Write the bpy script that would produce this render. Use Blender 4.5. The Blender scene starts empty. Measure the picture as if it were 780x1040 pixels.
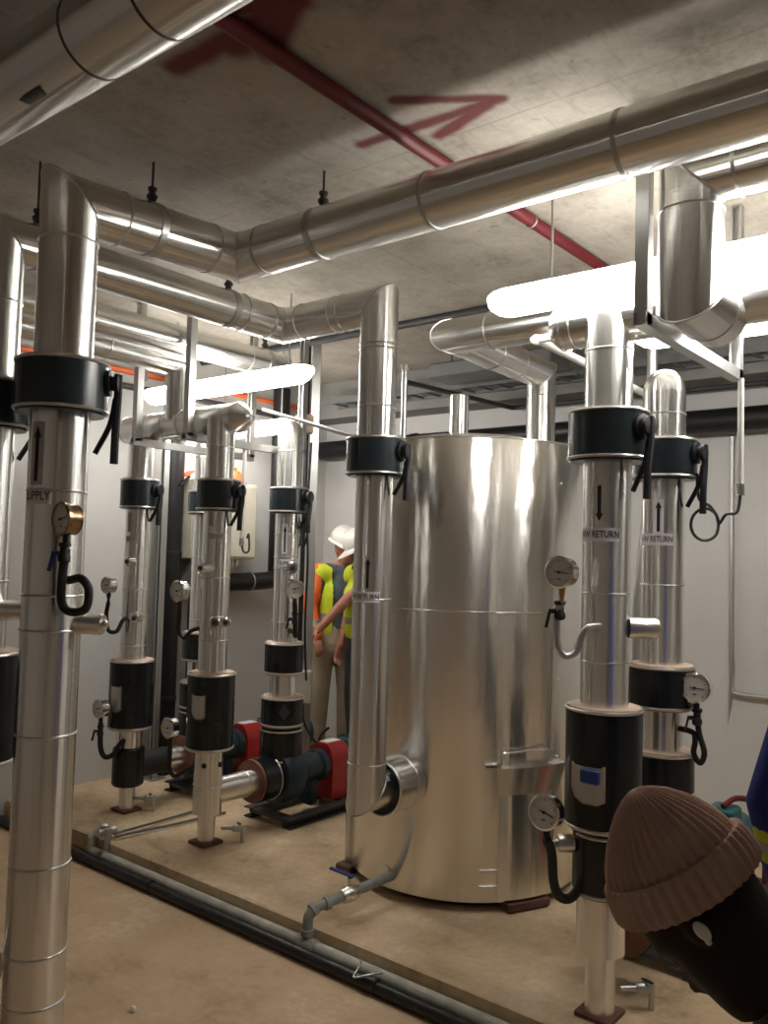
import bpy, math, random
from mathutils import Vector as V, Matrix, noise
random.seed(7)
sc = bpy.context.scene
COL = sc.collection
PI = math.pi

# ------------------------------------------------------------------ camera, world, exposure
pitch, roll, yaw = math.radians(2.8535), math.radians(1.598), math.radians(39.05)
fwd = V((-math.sin(yaw)*math.cos(pitch), math.cos(yaw)*math.cos(pitch), math.sin(pitch)))
r0 = V((math.cos(yaw), math.sin(yaw), 0)); u0 = r0.cross(fwd)
rt = math.cos(roll)*r0 + math.sin(roll)*u0
up = -math.sin(roll)*r0 + math.cos(roll)*u0
cd = bpy.data.cameras.new('camera'); cam = bpy.data.objects.new('camera', cd); COL.objects.link(cam)
m = Matrix((rt, up, -fwd)).transposed().to_4x4(); m.translation = V((0, 0, 1.65))
cam.matrix_world = m
cd.sensor_fit = 'VERTICAL'; cd.sensor_height = 36; cd.lens = 858.8/1040*36; cd.clip_start = .05
sc.camera = cam
CAM = V((0, 0, 1.65))
w = bpy.data.worlds.new('world'); sc.world = w; w.use_nodes = True
w.node_tree.nodes['Background'].inputs[0].default_value = (.5, .45, .4, 1)
w.node_tree.nodes['Background'].inputs[1].default_value = .05
sc.view_settings.view_transform = 'Standard'; sc.view_settings.look = 'None'
sc.view_settings.gamma = 1; sc.view_settings.use_curve_mapping = False
sc.view_settings.exposure = 0.0
LAMP = 33.0
LAMPCOL = (1, .965, .90, 1)

# ------------------------------------------------------------------ materials
def nt(name):
    mt = bpy.data.materials.new(name); mt.use_nodes = True
    n = mt.node_tree; return mt, n, n.nodes['Principled BSDF']
def noise_node(n, scale, detail=4, coord='Object', stretch=None, rough=.55):
    tc = n.nodes.new('ShaderNodeTexCoord'); mp = n.nodes.new('ShaderNodeMapping')
    if stretch: mp.inputs['Scale'].default_value = stretch
    nz = n.nodes.new('ShaderNodeTexNoise'); nz.inputs['Scale'].default_value = scale
    nz.inputs['Detail'].default_value = detail; nz.inputs['Roughness'].default_value = rough
    n.links.new(tc.outputs[coord], mp.inputs[0]); n.links.new(mp.outputs[0], nz.inputs['Vector'])
    return nz
def ramp(n, src, stops):
    r = n.nodes.new('ShaderNodeValToRGB'); e = r.color_ramp.elements
    e[0].position, e[0].color = stops[0][0], (*stops[0][1], 1)
    e[1].position, e[1].color = stops[-1][0], (*stops[-1][1], 1)
    for p, c in stops[1:-1]:
        k = e.new(p); k.color = (*c, 1)
    n.links.new(src, r.inputs[0]); return r
def bump(n, b, src, strength, dist):
    k = n.nodes.new('ShaderNodeBump'); k.inputs['Strength'].default_value = strength; k.inputs['Distance'].default_value = dist
    n.links.new(src, k.inputs['Height']); n.links.new(k.outputs[0], b.inputs['Normal']); return k
def plain(name, col, metal=0, rough=.5, var=.12, scale=9, bmp=0, spec=.5):
    mt, n, b = nt(name)
    nz = noise_node(n, scale)
    lo = tuple(max(0, c*(1-var)) for c in col); hi = tuple(min(1, c*(1+var)) for c in col)
    r = ramp(n, nz.outputs['Fac'], [(.3, lo), (.7, hi)])
    n.links.new(r.outputs[0], b.inputs['Base Color'])
    b.inputs['Metallic'].default_value = metal; b.inputs['Roughness'].default_value = rough
    b.inputs['Specular IOR Level'].default_value = spec
    if bmp: bump(n, b, nz.outputs['Fac'], bmp, .004)
    return mt
def metal(name, col, rough, freq=7, amp=.03, aniso=.8):
    """rolled sheet: brushed along its run, with faint drawing streaks that follow the run"""
    mt, n, b = nt(name); L = n.links.new
    b.inputs['Metallic'].default_value = 1; b.inputs['Base Color'].default_value = (*col, 1)
    def vm(op, x, y=None, sc_=None):
        k = n.nodes.new('ShaderNodeVectorMath'); k.operation = op; L(x, k.inputs[0])
        if y is not None:
            if isinstance(y, tuple): k.inputs[1].default_value = y
            else: L(y, k.inputs[1])
        if sc_ is not None: k.inputs['Scale'].default_value = sc_
        return k.outputs[0]
    ge = n.nodes.new('ShaderNodeNewGeometry'); tc = n.nodes.new('ShaderNodeTexCoord'); N = ge.outputs['Normal']
    d = vm('ADD', vm('SCALE', N, sc_=freq), vm('SCALE', tc.outputs['Object'], sc_=.3))
    nz = n.nodes.new('ShaderNodeTexNoise'); nz.inputs['Scale'].default_value = 1; nz.inputs['Detail'].default_value = 2; L(d, nz.inputs['Vector'])
    p = vm('SCALE', vm('SUBTRACT', nz.outputs['Color'], (.5, .5, .5)), sc_=amp*2)
    L(vm('NORMALIZE', vm('ADD', N, p)), b.inputs['Normal'])
    b.inputs['Roughness'].default_value = rough
    if aniso:
        at = n.nodes.new('ShaderNodeAttribute'); at.attribute_name = 'run'
        b.inputs['Anisotropic'].default_value = aniso; L(at.outputs['Vector'], b.inputs['Tangent'])
    return mt
M = {}
M['clad'] = metal('aluminium_cladding', (.87, .87, .85), .25, 17, .075, .93)
M['tank'] = metal('tank_cladding', (.88, .855, .81), .25, 30, .075, .94)
M['galv'] = metal('galvanised_steel', (.55, .55, .54), .44, 7, .02, 0)
M['chrome'] = metal('chrome', (.82, .81, .79), .16, 5, .01, 0)
M['rim'] = metal('rim_metal', (.66, .65, .63), .32, 5, .01, 0)
M['foilcap'] = plain('foil_wrap', (.80, .77, .73), 1, .34, .1, 30, .6)
M['black'] = plain('black_vinyl', (.010, .013, .015), 0, .27, .3, 4, .05)
M['slate'] = plain('slate_vinyl', (.022, .032, .038), 0, .25, .25, 4, .05)
M['foam'] = plain('black_foam', (.013, .013, .013), 0, .6, .3, 25, .2)
M['endfoam'] = plain('insulation_end', (.60, .45, .35), 0, .75, .15, 14)
M['rust'] = plain('rusty_steel', (.20, .085, .05), 0, .75, .4, 12, .3)
M['brownblock'] = plain('red_oxide_block', (.13, .055, .04), 0, .7, .3, 14)
M['pumpblue'] = plain('pump_dark_blue', (.018, .04, .055), .2, .4, .3, 12)
M['teal'] = plain('motor_teal', (.02, .11, .13), .1, .4, .25, 12)
M['red'] = plain('guard_red', (.42, .02, .02), 0, .35, .15, 10)
M['pipered'] = plain('red_pipe_paint', (.135, .008, .012), 0, .5, .2, 10)
M['orange'] = plain('orange_plastic', (.75, .16, .05), 0, .5, .15, 10)
M['white'] = plain('white_plastic', (.78, .77, .74), 0, .4, .05, 8)
M['beige'] = plain('beige_enamel', (.56, .53, .44), 0, .45, .06, 6)
M['paper'] = plain('label_paper', (.80, .77, .82), 0, .5, .05, 10)
M['faded'] = plain('faded_label', (.52, .49, .48), .3, .4, .08, 10)
M['ink'] = plain('label_ink', (.012, .012, .016), 0, .5, .1, 10)
M['traygrey'] = plain('dull_tray_steel', (.16, .165, .165), .3, .6, .1, 10)
M['darkgrey'] = plain('dark_grey_paint', (.05, .05, .05), 0, .5, .2, 10)
M['midgrey'] = plain('grey_pipe', (.27, .275, .26), 0, .5, .2, 14)
M['floorpipe'] = plain('brightened_grey_pipe', (.44, .43, .37), 0, .6, .2, 14)  # pipe grey with light painted in, lifted to offset the plinth's shadow
M['blackpipe'] = plain('black_pipe', (.010, .010, .011), 0, .4, .3, 10)
M['brass'] = plain('brass', (.55, .36, .14), 1, .35, .1, 20)
M['bluehandle'] = plain('blue_handle', (.02, .06, .30), 0, .4, .1, 20)
M['dial'] = plain('dial_white', (.70, .69, .66), 0, .35, .03, 10)
M['bronzecase'] = plain('gauge_case_bronze', (.40, .27, .17), 1, .25, .1, 10)
M['skin'] = plain('light_skin', (.40, .17, .11), 0, .5, .1, 20)
M['darkskin'] = plain('dark_skin', (.020, .011, .008), 0, .6, .2, 20, spec=.25)
M['hair'] = plain('dark_hair', (.012, .010, .009), 0, .8, .2, 40)
M['hat'] = plain('hard_hat_white', (.70, .67, .62), 0, .35, .04, 8)
M['shirt'] = plain('slate_shirt', (.06, .075, .09), 0, .9, .15, 12)
M['khaki'] = plain('khaki_trousers', (.36, .29, .20), 0, .9, .12, 9, .3)
M['darktrousers'] = plain('dark_trousers', (.03, .03, .035), 0, .9, .2, 9)
M['hivisyellow'] = plain('hi_vis_yellow', (.52, .62, .02), 0, .7, .08, 12)
M['hivisorange'] = plain('hi_vis_orange', (.80, .13, .03), 0, .7, .08, 12)
M['reflect'] = plain('reflective_tape', (.30, .30, .28), .3, .4, .08, 12)
M['blue'] = plain('royal_blue_cotton', (.016, .030, .24), 0, .85, .15, 14, .2)
M['leather'] = plain('black_leather', (.02, .018, .016), 0, .5, .2, 14)
M['navyjacket'] = plain('black_jacket', (.010, .010, .012), 0, .85, .2, 14)

def knit():
    mt, n, b = nt('dusty_pink_knit')
    a = noise_node(n, 220, 3); c = noise_node(n, 14, 3)
    r = ramp(n, c.outputs['Fac'], [(.25, (.46, .30, .24)), (.75, (.58, .41, .34))])
    n.links.new(r.outputs[0], b.inputs['Base Color']); b.inputs['Roughness'].default_value = .95
    b.inputs['Specular IOR Level'].default_value = .1
    bump(n, b, a.outputs['Fac'], .6, .003); return mt
M['knit'] = knit()
def emit(name, col, s):
    mt = bpy.data.materials.new(name); mt.use_nodes = True; n = mt.node_tree
    n.nodes.clear(); o = n.nodes.new('ShaderNodeOutputMaterial'); e = n.nodes.new('ShaderNodeEmission')
    e.inputs[0].default_value = col; e.inputs[1].default_value = s
    n.links.new(e.outputs[0], o.inputs[0]); return mt
M['lamp'] = emit('lamp_diffuser', LAMPCOL, LAMP)

def concrete(name, stops, scale, rough=.85, bmp=.25, fine=60, streak=None):
    mt, n, b = nt(name)
    a = noise_node(n, scale, 6, rough=.62, stretch=streak); f = noise_node(n, fine, 5)
    mx = n.nodes.new('ShaderNodeMath'); mx.operation = 'MULTIPLY_ADD'; mx.inputs[1].default_value = .35; mx.inputs[2].default_value = -.175
    n.links.new(f.outputs['Fac'], mx.inputs[0])
    ad = n.nodes.new('ShaderNodeMath'); ad.operation = 'ADD'
    n.links.new(a.outputs['Fac'], ad.inputs[0]); n.links.new(mx.outputs[0], ad.inputs[1])
    r = ramp(n, ad.outputs[0], stops)
    n.links.new(r.outputs[0], b.inputs['Base Color']); b.inputs['Roughness'].default_value = rough
    bump(n, b, ad.outputs[0], bmp, .006)
    return mt, n, b, r
M['floor'] = concrete('dusty_brown_floor', [(.22, (.33, .215, .12)), (.42, (.50, .35, .21)), (.58, (.555, .40, .25)), (.76, (.72, .56, .39))], 2.6, rough=.7, fine=28)[0]
M['plinth'] = concrete('plinth_concrete', [(.22, (.34, .235, .135)), (.42, (.56, .41, .25)), (.58, (.66, .50, .325)), (.76, (.80, .66, .48))], 3.0, rough=.75, fine=32)[0]
M['wall'] = concrete('white_wall_paint', [(.2, (.55, .54, .525)), (.8, (.64, .635, .62))], 1.2, rough=.6, bmp=.06)[0]
M['beam'] = concrete('beam_concrete', [(.25, (.20, .195, .185)), (.75, (.29, .285, .27))], 3, bmp=.1)[0]
M['wallshade'] = concrete('grey_wall_paint', [(.2, (.40, .39, .37)), (.8, (.47, .46, .44))], 1.2, rough=.6, bmp=.06)[0]
def ceiling_mat():
    mt, n, b, r = concrete('board_marked_concrete', [(.25, (.24, .205, .165)), (.42, (.36, .325, .275)), (.55, (.42, .385, .33)), (.75, (.50, .465, .405))], 3.2, rough=.9, bmp=.3, fine=40)
    L = n.links.new
    def nd(op, *a):
        k = n.nodes.new('ShaderNodeMath'); k.operation = op
        for i, x in enumerate(a):
            if isinstance(x, (int, float)): k.inputs[i].default_value = x
            else: L(x, k.inputs[i])
        return k.outputs[0]
    tc = n.nodes.new('ShaderNodeTexCoord'); sp = n.nodes.new('ShaderNodeSeparateXYZ'); L(tc.outputs['Object'], sp.inputs[0])
    wob = noise_node(n, 9, 3)
    def vec(op, a, bb=None):
        k = n.nodes.new('ShaderNodeVectorMath'); k.operation = op
        L(a, k.inputs[0])
        if bb is not None:
            if isinstance(bb, tuple): k.inputs[1].default_value = bb
            else: L(bb, k.inputs[1])
        return k
    spray = None
    cmb = n.nodes.new('ShaderNodeCombineXYZ'); L(sp.outputs[0], cmb.inputs[0]); L(sp.outputs[1], cmb.inputs[1])
    segs = [((-1.884, 2.147), (-1.36, 2.172), .022), ((-1.614, 1.99), (-1.345, 2.172), .020), ((-1.636, 2.25), (-1.40, 2.18), .022),
            ((-2.02, 1.47), (-1.52, 1.47), .035), ((-1.75, 1.585), (-1.55, 1.47), .035), ((-1.72, 1.36), (-1.53, 1.47), .035), ((-1.80, 1.50), (-1.62, 1.47), .05)]
    for (ax, ay), (bx, by), wd in segs:
        d = V((bx-ax, by-ay, 0)); l2 = d.length_squared
        pa = vec('SUBTRACT', cmb.outputs[0], (ax, ay, 0))
        dt = vec('DOT_PRODUCT', pa.outputs[0], tuple(d))
        t = nd('MULTIPLY', dt.outputs['Value'], 1/l2)
        cl = n.nodes.new('ShaderNodeClamp'); L(t, cl.inputs[0])
        dv = n.nodes.new('ShaderNodeVectorMath'); dv.operation = 'SCALE'; dv.inputs[0].default_value = tuple(d); L(cl.outputs[0], dv.inputs['Scale'])
        df = vec('SUBTRACT', pa.outputs[0], dv.outputs[0]); ln = vec('LENGTH', df.outputs[0])
        dist = nd('ADD', ln.outputs['Value'], nd('MULTIPLY_ADD', wob.outputs['Fac'], .02, -.01))
        mr = n.nodes.new('ShaderNodeMapRange'); mr.interpolation_type = 'SMOOTHSTEP'
        mr.inputs['From Min'].default_value = wd*.5; mr.inputs['From Max'].default_value = wd*2.0
        mr.inputs['To Min'].default_value = .92; mr.inputs['To Max'].default_value = 0
        L(dist, mr.inputs['Value'])
        spray = mr.outputs[0] if spray is None else nd('MAXIMUM', spray, mr.outputs[0])
    def seam(o, off, per):
        f = nd('PINGPONG', nd('ADD', o, off), per/2)
        return nd('LESS_THAN', nd('ADD', f, nd('MULTIPLY_ADD', wob.outputs['Fac'], .008, -.004)), .0035)
    sm = nd('MAXIMUM', seam(sp.outputs[0], 2.465, 2.44), seam(sp.outputs[1], -2.28, 2.44))
    sm = nd('MULTIPLY', sm, .35)
    # small dark stains
    st = noise_node(n, 22, 3); sr = n.nodes.new('ShaderNodeMapRange'); sr.inputs['From Min'].default_value = .66; sr.inputs['From Max'].default_value = .74
    L(st.outputs['Fac'], sr.inputs['Value']); sm = nd('MAXIMUM', sm, nd('MULTIPLY', sr.outputs[0], .5))
    # board-mark streaks lying across the slab
    bk = noise_node(n, 1, 4, stretch=(34, 4, 1), rough=.7); b2 = n.nodes.new('ShaderNodeMapRange')
    b2.inputs['From Min'].default_value = .56; b2.inputs['From Max'].default_value = .78; b2.inputs['To Max'].default_value = .5
    L(bk.outputs['Fac'], b2.inputs['Value']); sm = nd('MAXIMUM', sm, b2.outputs[0])
    m1 = n.nodes.new('ShaderNodeMix'); m1.data_type = 'RGBA'; L(sm, m1.inputs[0]); L(r.outputs[0], m1.inputs[6]); m1.inputs[7].default_value = (.17, .14, .105, 1)
    m2 = n.nodes.new('ShaderNodeMix'); m2.data_type = 'RGBA'; L(spray, m2.inputs[0]); L(m1.outputs[2], m2.inputs[6]); m2.inputs[7].default_value = (.13, .010, .016, 1)
    L(m2.outputs[2], b.inputs['Base Color'])
    return mt
M['ceiling'] = ceiling_mat()

# ------------------------------------------------------------------ mesh builder
def frame(d):
    d = d.normalized(); a = V((0, 0, 1)) if abs(d.z) < .9 else V((1, 0, 0))
    u = d.cross(a).normalized(); return u, d.cross(u).normalized()
class MB:
    def __init__(s): s.v = []; s.f = []; s.mi = []; s.cur = 0; s.ax = []; s.run = (0, 0, 1)
    def face(s, *i): s.f.append(tuple(i)); s.mi.append(s.cur); s.ax.append(s.run)
    def ring(s, pts):
        k = len(s.v); s.v += [V(p) for p in pts]; return list(range(k, k+len(pts)))
    def bridge(s, a, b):
        n = len(a)
        for i in range(n): s.face(a[i], a[(i+1) % n], b[(i+1) % n], b[i])
    def tube(s, pts, r, seg=24, caps=True):
        pts = [V(p) for p in pts]; n = len(pts)
        rs = r if isinstance(r, (list, tuple)) else [r]*n
        D = [(pts[i+1]-pts[i]).normalized() for i in range(n-1)]
        u, v = frame(D[0]); rings = []
        for i in range(n):
            off = [math.cos(2*PI*k/seg)*u + math.sin(2*PI*k/seg)*v for k in range(seg)]
            if 0 < i < n-1:
                nn = (D[i-1]+D[i])
                if nn.length > 1e-4:
                    nn.normalize(); dn = D[i-1].dot(nn)
                    P = [pts[i] + rs[i]*(o - D[i-1]*(o.dot(nn)/dn)) for o in off]
                    u = u - 2*u.dot(nn)*nn; v = v - 2*v.dot(nn)*nn
                else: P = [pts[i]+rs[i]*o for o in off]
            else: P = [pts[i]+rs[i]*o for o in off]
            rings.append(s.ring(P))
        for k, (a, b) in enumerate(zip(rings, rings[1:])): s.run = tuple(D[k]); s.bridge(a, b)
        if caps: s.face(*reversed(rings[0])); s.face(*rings[-1])
        return s
    def hose(s, pts, r, seg=12, sub=6):
        pts = [V(p) for p in pts]; out = []
        P = [pts[0]*2-pts[1]] + pts + [pts[-1]*2-pts[-2]]
        for i in range(1, len(P)-2):
            a, b, c, d = P[i-1:i+3]
            for k in range(sub):
                t = k/sub
                out.append(.5*((2*b)+(c-a)*t+(2*a-5*b+4*c-d)*t*t+(3*b-a-3*c+d)*t**3))
        out.append(pts[-1]); return s.tube(out, r, seg)
    def lathe(s, o, d, prof, seg=32, capped=True):
        o = V(o); d = V(d).normalized(); u, v = frame(d); rings = []; s.run = tuple(d)
        for r, h in prof:
            rings.append(s.ring([o+d*h+r*(math.cos(2*PI*k/seg)*u+math.sin(2*PI*k/seg)*v) for k in range(seg)]))
        for a, b in zip(rings, rings[1:]): s.bridge(a, b)
        if capped: s.face(*reversed(rings[0])); s.face(*rings[-1])
        return s
    def cyl(s, a, b, r, seg=24, bev=0):
        a, b = V(a), V(b); L = (b-a).length
        if bev: return s.lathe(a, b-a, [(r-bev, 0), (r, bev), (r, L-bev), (r-bev, L)], seg)
        return s.lathe(a, b-a, [(r, 0), (r, L)], seg)
    def torus(s, c, d, R, r, seg=40, ts=8):
        c = V(c); d = V(d).normalized(); u, v = frame(d); rings = []
        for k in range(seg):
            e = math.cos(2*PI*k/seg)*u+math.sin(2*PI*k/seg)*v
            rings.append(s.ring([c+e*(R+r*math.cos(2*PI*j/ts))+d*r*math.sin(2*PI*j/ts) for j in range(ts)]))
        for i in range(seg): s.bridge(rings[i], rings[(i+1) % seg])
        return s
    def box(s, c, size, ax=None, bev=0):
        c = V(c); x, y, z = ax if ax else (V((1, 0, 0)), V((0, 1, 0)), V((0, 0, 1)))
        a, b, h = [q/2 for q in size]
        if not bev:
            i = s.ring([c+sx*a*x+sy*b*y+sz*h*z for sz in (-1, 1) for sx, sy in ((-1, -1), (1, -1), (1, 1), (-1, 1))])
            for f in ((3, 2, 1, 0), (4, 5, 6, 7), (0, 1, 5, 4), (1, 2, 6, 5), (2, 3, 7, 6), (3, 0, 4, 7)): s.face(*[i[k] for k in f])
            return s
        rr = []
        for k, (ins, zz) in enumerate(((bev, -h), (0, -h+bev), (0, h-bev), (bev, h))):
            aa, bb = a-ins, b-ins; cc = min(bev, aa*.9, bb*.9)
            P = [(-aa+cc, -bb), (aa-cc, -bb), (aa, -bb+cc), (aa, bb-cc), (aa-cc, bb), (-aa+cc, bb), (-aa, bb-cc), (-aa, -bb+cc)]
            rr.append(s.ring([c+px*x+py*y+zz*z for px, py in P]))
        for p, q in zip(rr, rr[1:]): s.bridge(p, q)
        s.face(*reversed(rr[0])); s.face(*rr[-1]); return s
    def bar(s, a, b, wd, th, side=None, bev=0):
        a, b = V(a), V(b); d = (b-a); L = d.length; d.normalize()
        sd = V(side) if side is not None else frame(d)[0]
        sd = (sd - d*sd.dot(d)).normalized(); t = d.cross(sd)
        return s.box((a+b)/2, (wd, th, L), (sd, t, d), bev)
    def ball(s, c, r, sx=1, sy=1, sz=1, seg=20, rings=12, ax=None):
        c = V(c); x, y, z = ax if ax else (V((1, 0, 0)), V((0, 1, 0)), V((0, 0, 1))); R = []
        for j in range(1, rings):
            t = PI*j/rings
            R.append(s.ring([c+r*(sx*math.sin(t)*math.cos(2*PI*k/seg)*x+sy*math.sin(t)*math.sin(2*PI*k/seg)*y-sz*math.cos(t)*z) for k in range(seg)]))
        for p, q in zip(R, R[1:]): s.bridge(p, q)
        b = s.ring([c-r*sz*z])[0]; t = s.ring([c+r*sz*z])[0]
        for k in range(seg): s.face(b, R[0][(k+1) % seg], R[0][k]); s.face(t, R[-1][k], R[-1][(k+1) % seg])
        return s
    def channel(s, a, b, wd=.041, dp=.041, th=.004, open_dir=(0, -1, 0)):
        a, b = V(a), V(b); d = (b-a).normalized(); o = V(open_dir); o = (o-d*o.dot(d)).normalized(); x = d.cross(o)
        P = [(-wd/2, dp/2), (-wd/2, -dp/2), (wd/2, -dp/2), (wd/2, dp/2), (wd/2-.009, dp/2), (wd/2-.009, dp/2-th), (wd/2-th, dp/2-th),
             (wd/2-th, -dp/2+th), (-wd/2+th, -dp/2+th), (-wd/2+th, dp/2-th), (-wd/2+.009, dp/2-th), (-wd/2+.009, dp/2)]
        r1 = s.ring([a+x*p+o*q for p, q in P]); r2 = s.ring([b+x*p+o*q for p, q in P])
        s.bridge(r1, r2); s.face(*reversed(r1)); s.face(*r2); return s
    def capsule(s, chain, seg=14):
        pts = [V(p) for p, r in chain]; rs = [r for p, r in chain]
        s.tube(pts, rs, seg)
        for p, r in zip(pts, rs): s.ball(p, r*.999, seg=seg, rings=8)
        return s
    def patch(s, c, z0, z1, a0, a1, R, th=.0015, view=None, n=14):
        """curved sheet on a vertical cylinder; angle 0 faces the given direction, positive to the right seen from there"""
        c = V((c[0], c[1], 0)); f = V((view[0], view[1], 0)).normalized(); q = V((-f.y, f.x, 0))
        inn, out = [], []
        for i in range(n+1):
            a = a0+(a1-a0)*i/n; e = math.cos(a)*f+math.sin(a)*q
            for z in (z0, z1):
                inn.append(c+e*(R-.002)+V((0, 0, z))); out.append(c+e*(R+th)+V((0, 0, z)))
        I = s.ring(inn); O = s.ring(out)
        for i in range(n):
            k = 2*i
            s.face(O[k], O[k+2], O[k+3], O[k+1]); s.face(I[k], I[k+1], I[k+3], I[k+2])
            s.face(O[k+1], O[k+3], I[k+3], I[k+1]); s.face(O[k], I[k], I[k+2], O[k+2])
        s.face(O[0], O[1], I[1], I[0]); k = 2*n; s.face(O[k], I[k], I[k+1], O[k+1]); return s
    def build(s, name, mats, parent=None, base=None, smooth=40, **tags):
        loc = base if base is not None else V((0, 0, 0))
        p = parent
        while p is not None:
            loc = loc + p.location; p = p.parent
        me = bpy.data.meshes.new(name); me.from_pydata([tuple(v-loc) for v in s.v], [], s.f)
        for mm in (mats if isinstance(mats, (list, tuple)) else [mats]): me.materials.append(M[mm])
        me.polygons.foreach_set('material_index', s.mi)
        if len(s.ax) == len(s.f):
            at = me.attributes.new('run', 'FLOAT_VECTOR', 'FACE'); at.data.foreach_set('vector', [q for a in s.ax for q in a])
        me.polygons.foreach_set('use_smooth', [True]*len(s.f)); me.update()
        if smooth < 180: me.set_sharp_from_angle(angle=math.radians(smooth))
        o = bpy.data.objects.new(name, me); COL.objects.link(o)
        if parent is not None: o.parent = parent
        elif base is not None: o.location = base
        for k, t in tags.items(): o[k] = t
        return o
def thing(name, label, cat, loc, group=None):
    o = bpy.data.objects.new(name, None); COL.objects.link(o); o.location = V(loc); o.empty_display_size = .05
    o['label'] = label; o['category'] = cat
    if group: o['group'] = group
    return o
def single(mb, name, mat, label, cat, group=None, base=None, smooth=40):
    if base is None:
        zs = min(v.z for v in mb.v); n = len(mb.v)
        base = V((sum(v.x for v in mb.v)/n, sum(v.y for v in mb.v)/n, zs))
    o = mb.build(name, mat, None, base, smooth); o['label'] = label; o['category'] = cat
    if group: o['group'] = group
    return o
def struct(mb, name, mat): o = mb.build(name, mat); o['kind'] = 'structure'; return o

# ------------------------------------------------------------------ the room
XL, XR, YB, YF, CZ, PZ = -5.03, 2.6, 5.38, -2.4, 3.06, .10
struct(MB().box(((XL+XR)/2, (YB+YF)/2, -.05), (XR-XL+.4, YB-YF+.4, .1)), 'floor', 'floor')
struct(MB().box(((XL+1.7)/2, (2.635+YB)/2, PZ/2), (1.7-XL, YB-2.635, PZ), bev=.008), 'slab', 'plinth')
struct(MB().box(((XL+XR)/2, (YB+YF)/2, CZ+.1), (XR-XL+.4, YB-YF+.4, .2)), 'ceiling', 'ceiling')
struct(MB().box((XL-.05, (YB+YF)/2, CZ/2), (.1, YB-YF+.2, CZ)), 'wall_left', 'wall')
struct(MB().box(((XL+XR)/2, YB+.05, CZ/2), (XR-XL+.2, .1, CZ)), 'wall_back', 'wall')
struct(MB().box(((XL+XR)/2, YB-.13, 2.91), (XR-XL, .26, .30)), 'beam', 'beam')
struct(MB().box((XR+.05, (YB+YF)/2, CZ/2), (.1, YB-YF+.2, CZ)), 'wall_right', 'wall')
struct(MB().box(((XL+XR)/2, YF-.05, CZ/2), (XR-XL+.2, .1, CZ)), 'wall_front', 'wall')

# ------------------------------------------------------------------ ceiling lights
def lamp(x0, x1, y, z, label, rods=()):
    t = thing('strip_light', label, 'light', ((x0+x1)/2, y, z), 'fluorescent strip lights under the ceiling')
    MB().box(((x0+x1)/2, y, z+.042), (x1-x0-.04, .085, .03), bev=.006).build('body', 'white', t)
    mb = MB(); prof = []
    for k in range(15):
        a = PI + PI*k/14; prof.append((.062*math.cos(a), z+.026+.072*math.sin(a)))
    prof += [(.05, z+.05), (-.05, z+.05)]
    L, R = [], []
    e = [(x0, .55), (x0+.035, .85), (x0+.075, 1), (x1-.075, 1), (x1-.035, .85), (x1, .55)]
    rings = [mb.ring([(x, y+p*s, z+.03+(q-z-.03)*s) for p, q in prof]) for x, s in e]
    for a, b in zip(rings, rings[1:]): mb.bridge(a, b)
    mb.face(*reversed(rings[0])); mb.face(*rings[-1])
    mb.build('diffuser', 'lamp', t, smooth=60)
    for x in rods: MB().cyl((x, y, z+.05), (x, y, CZ), .005, 8).build('hanger_rod', 'galv', t)
    return t
lamp(-4.58, -3.14, 3.21, 2.60, 'glowing strip light above the two left pump risers, nearest the left wall', (-4.3, -3.3))
lamp(-1.70, -.20, 2.715, 2.597, 'glowing strip light right of the tank, beside the red ceiling pipe', (-1.45, -.4))
lamp(-1.44, .03, 3.47, 2.60, 'glowing strip light over the rear right riser, behind the hanging support frame', (-1.2, -.2))
L2 = lamp(-4.95, -4.03, 4.03, 2.50, 'glowing short strip light behind the pump risers, with a pinkish end box', (-4.8, -4.2))
MB().box((-3.965, 4.03, 2.50), (.11, .12, .13), bev=.01).build('end_box', 'endfoam', L2)

# ------------------------------------------------------------------ pipe helpers
def camdir(x, y): return V((-x, -y, 0)).normalized()
def band(t, c, d, R, r=.0045, mat='rim', name='seam_band', flat=False):
    if flat:
        d = V(d).normalized(); c = V(c); w_ = r*2.2
        return MB().lathe(c-d*w_, d, [(R-.002, 0), (R+r*.6, .001), (R+r*.6, 2*w_-.001), (R-.002, 2*w_)], 36).build(name, mat, t)
    return MB().torus(c, d, R, r, 36, 8).build(name, mat, t)
def mitre_band(t, p, a, b, R, r=.004):
    """bead along the mitre of a pipe turning from direction a to b at p"""
    p, a, b = V(p), V(a).normalized(), V(b).normalized(); nn = (a+b).normalized(); u, v = frame(a); pts = []
    dn = a.dot(nn)
    for k in range(41):
        o = math.cos(2*PI*k/40)*u+math.sin(2*PI*k/40)*v; pts.append(p+(R)*(o-a*(o.dot(nn)/dn)))
    return MB().tube(pts, r, 6).build('seam_band', 'rim', t)
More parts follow.
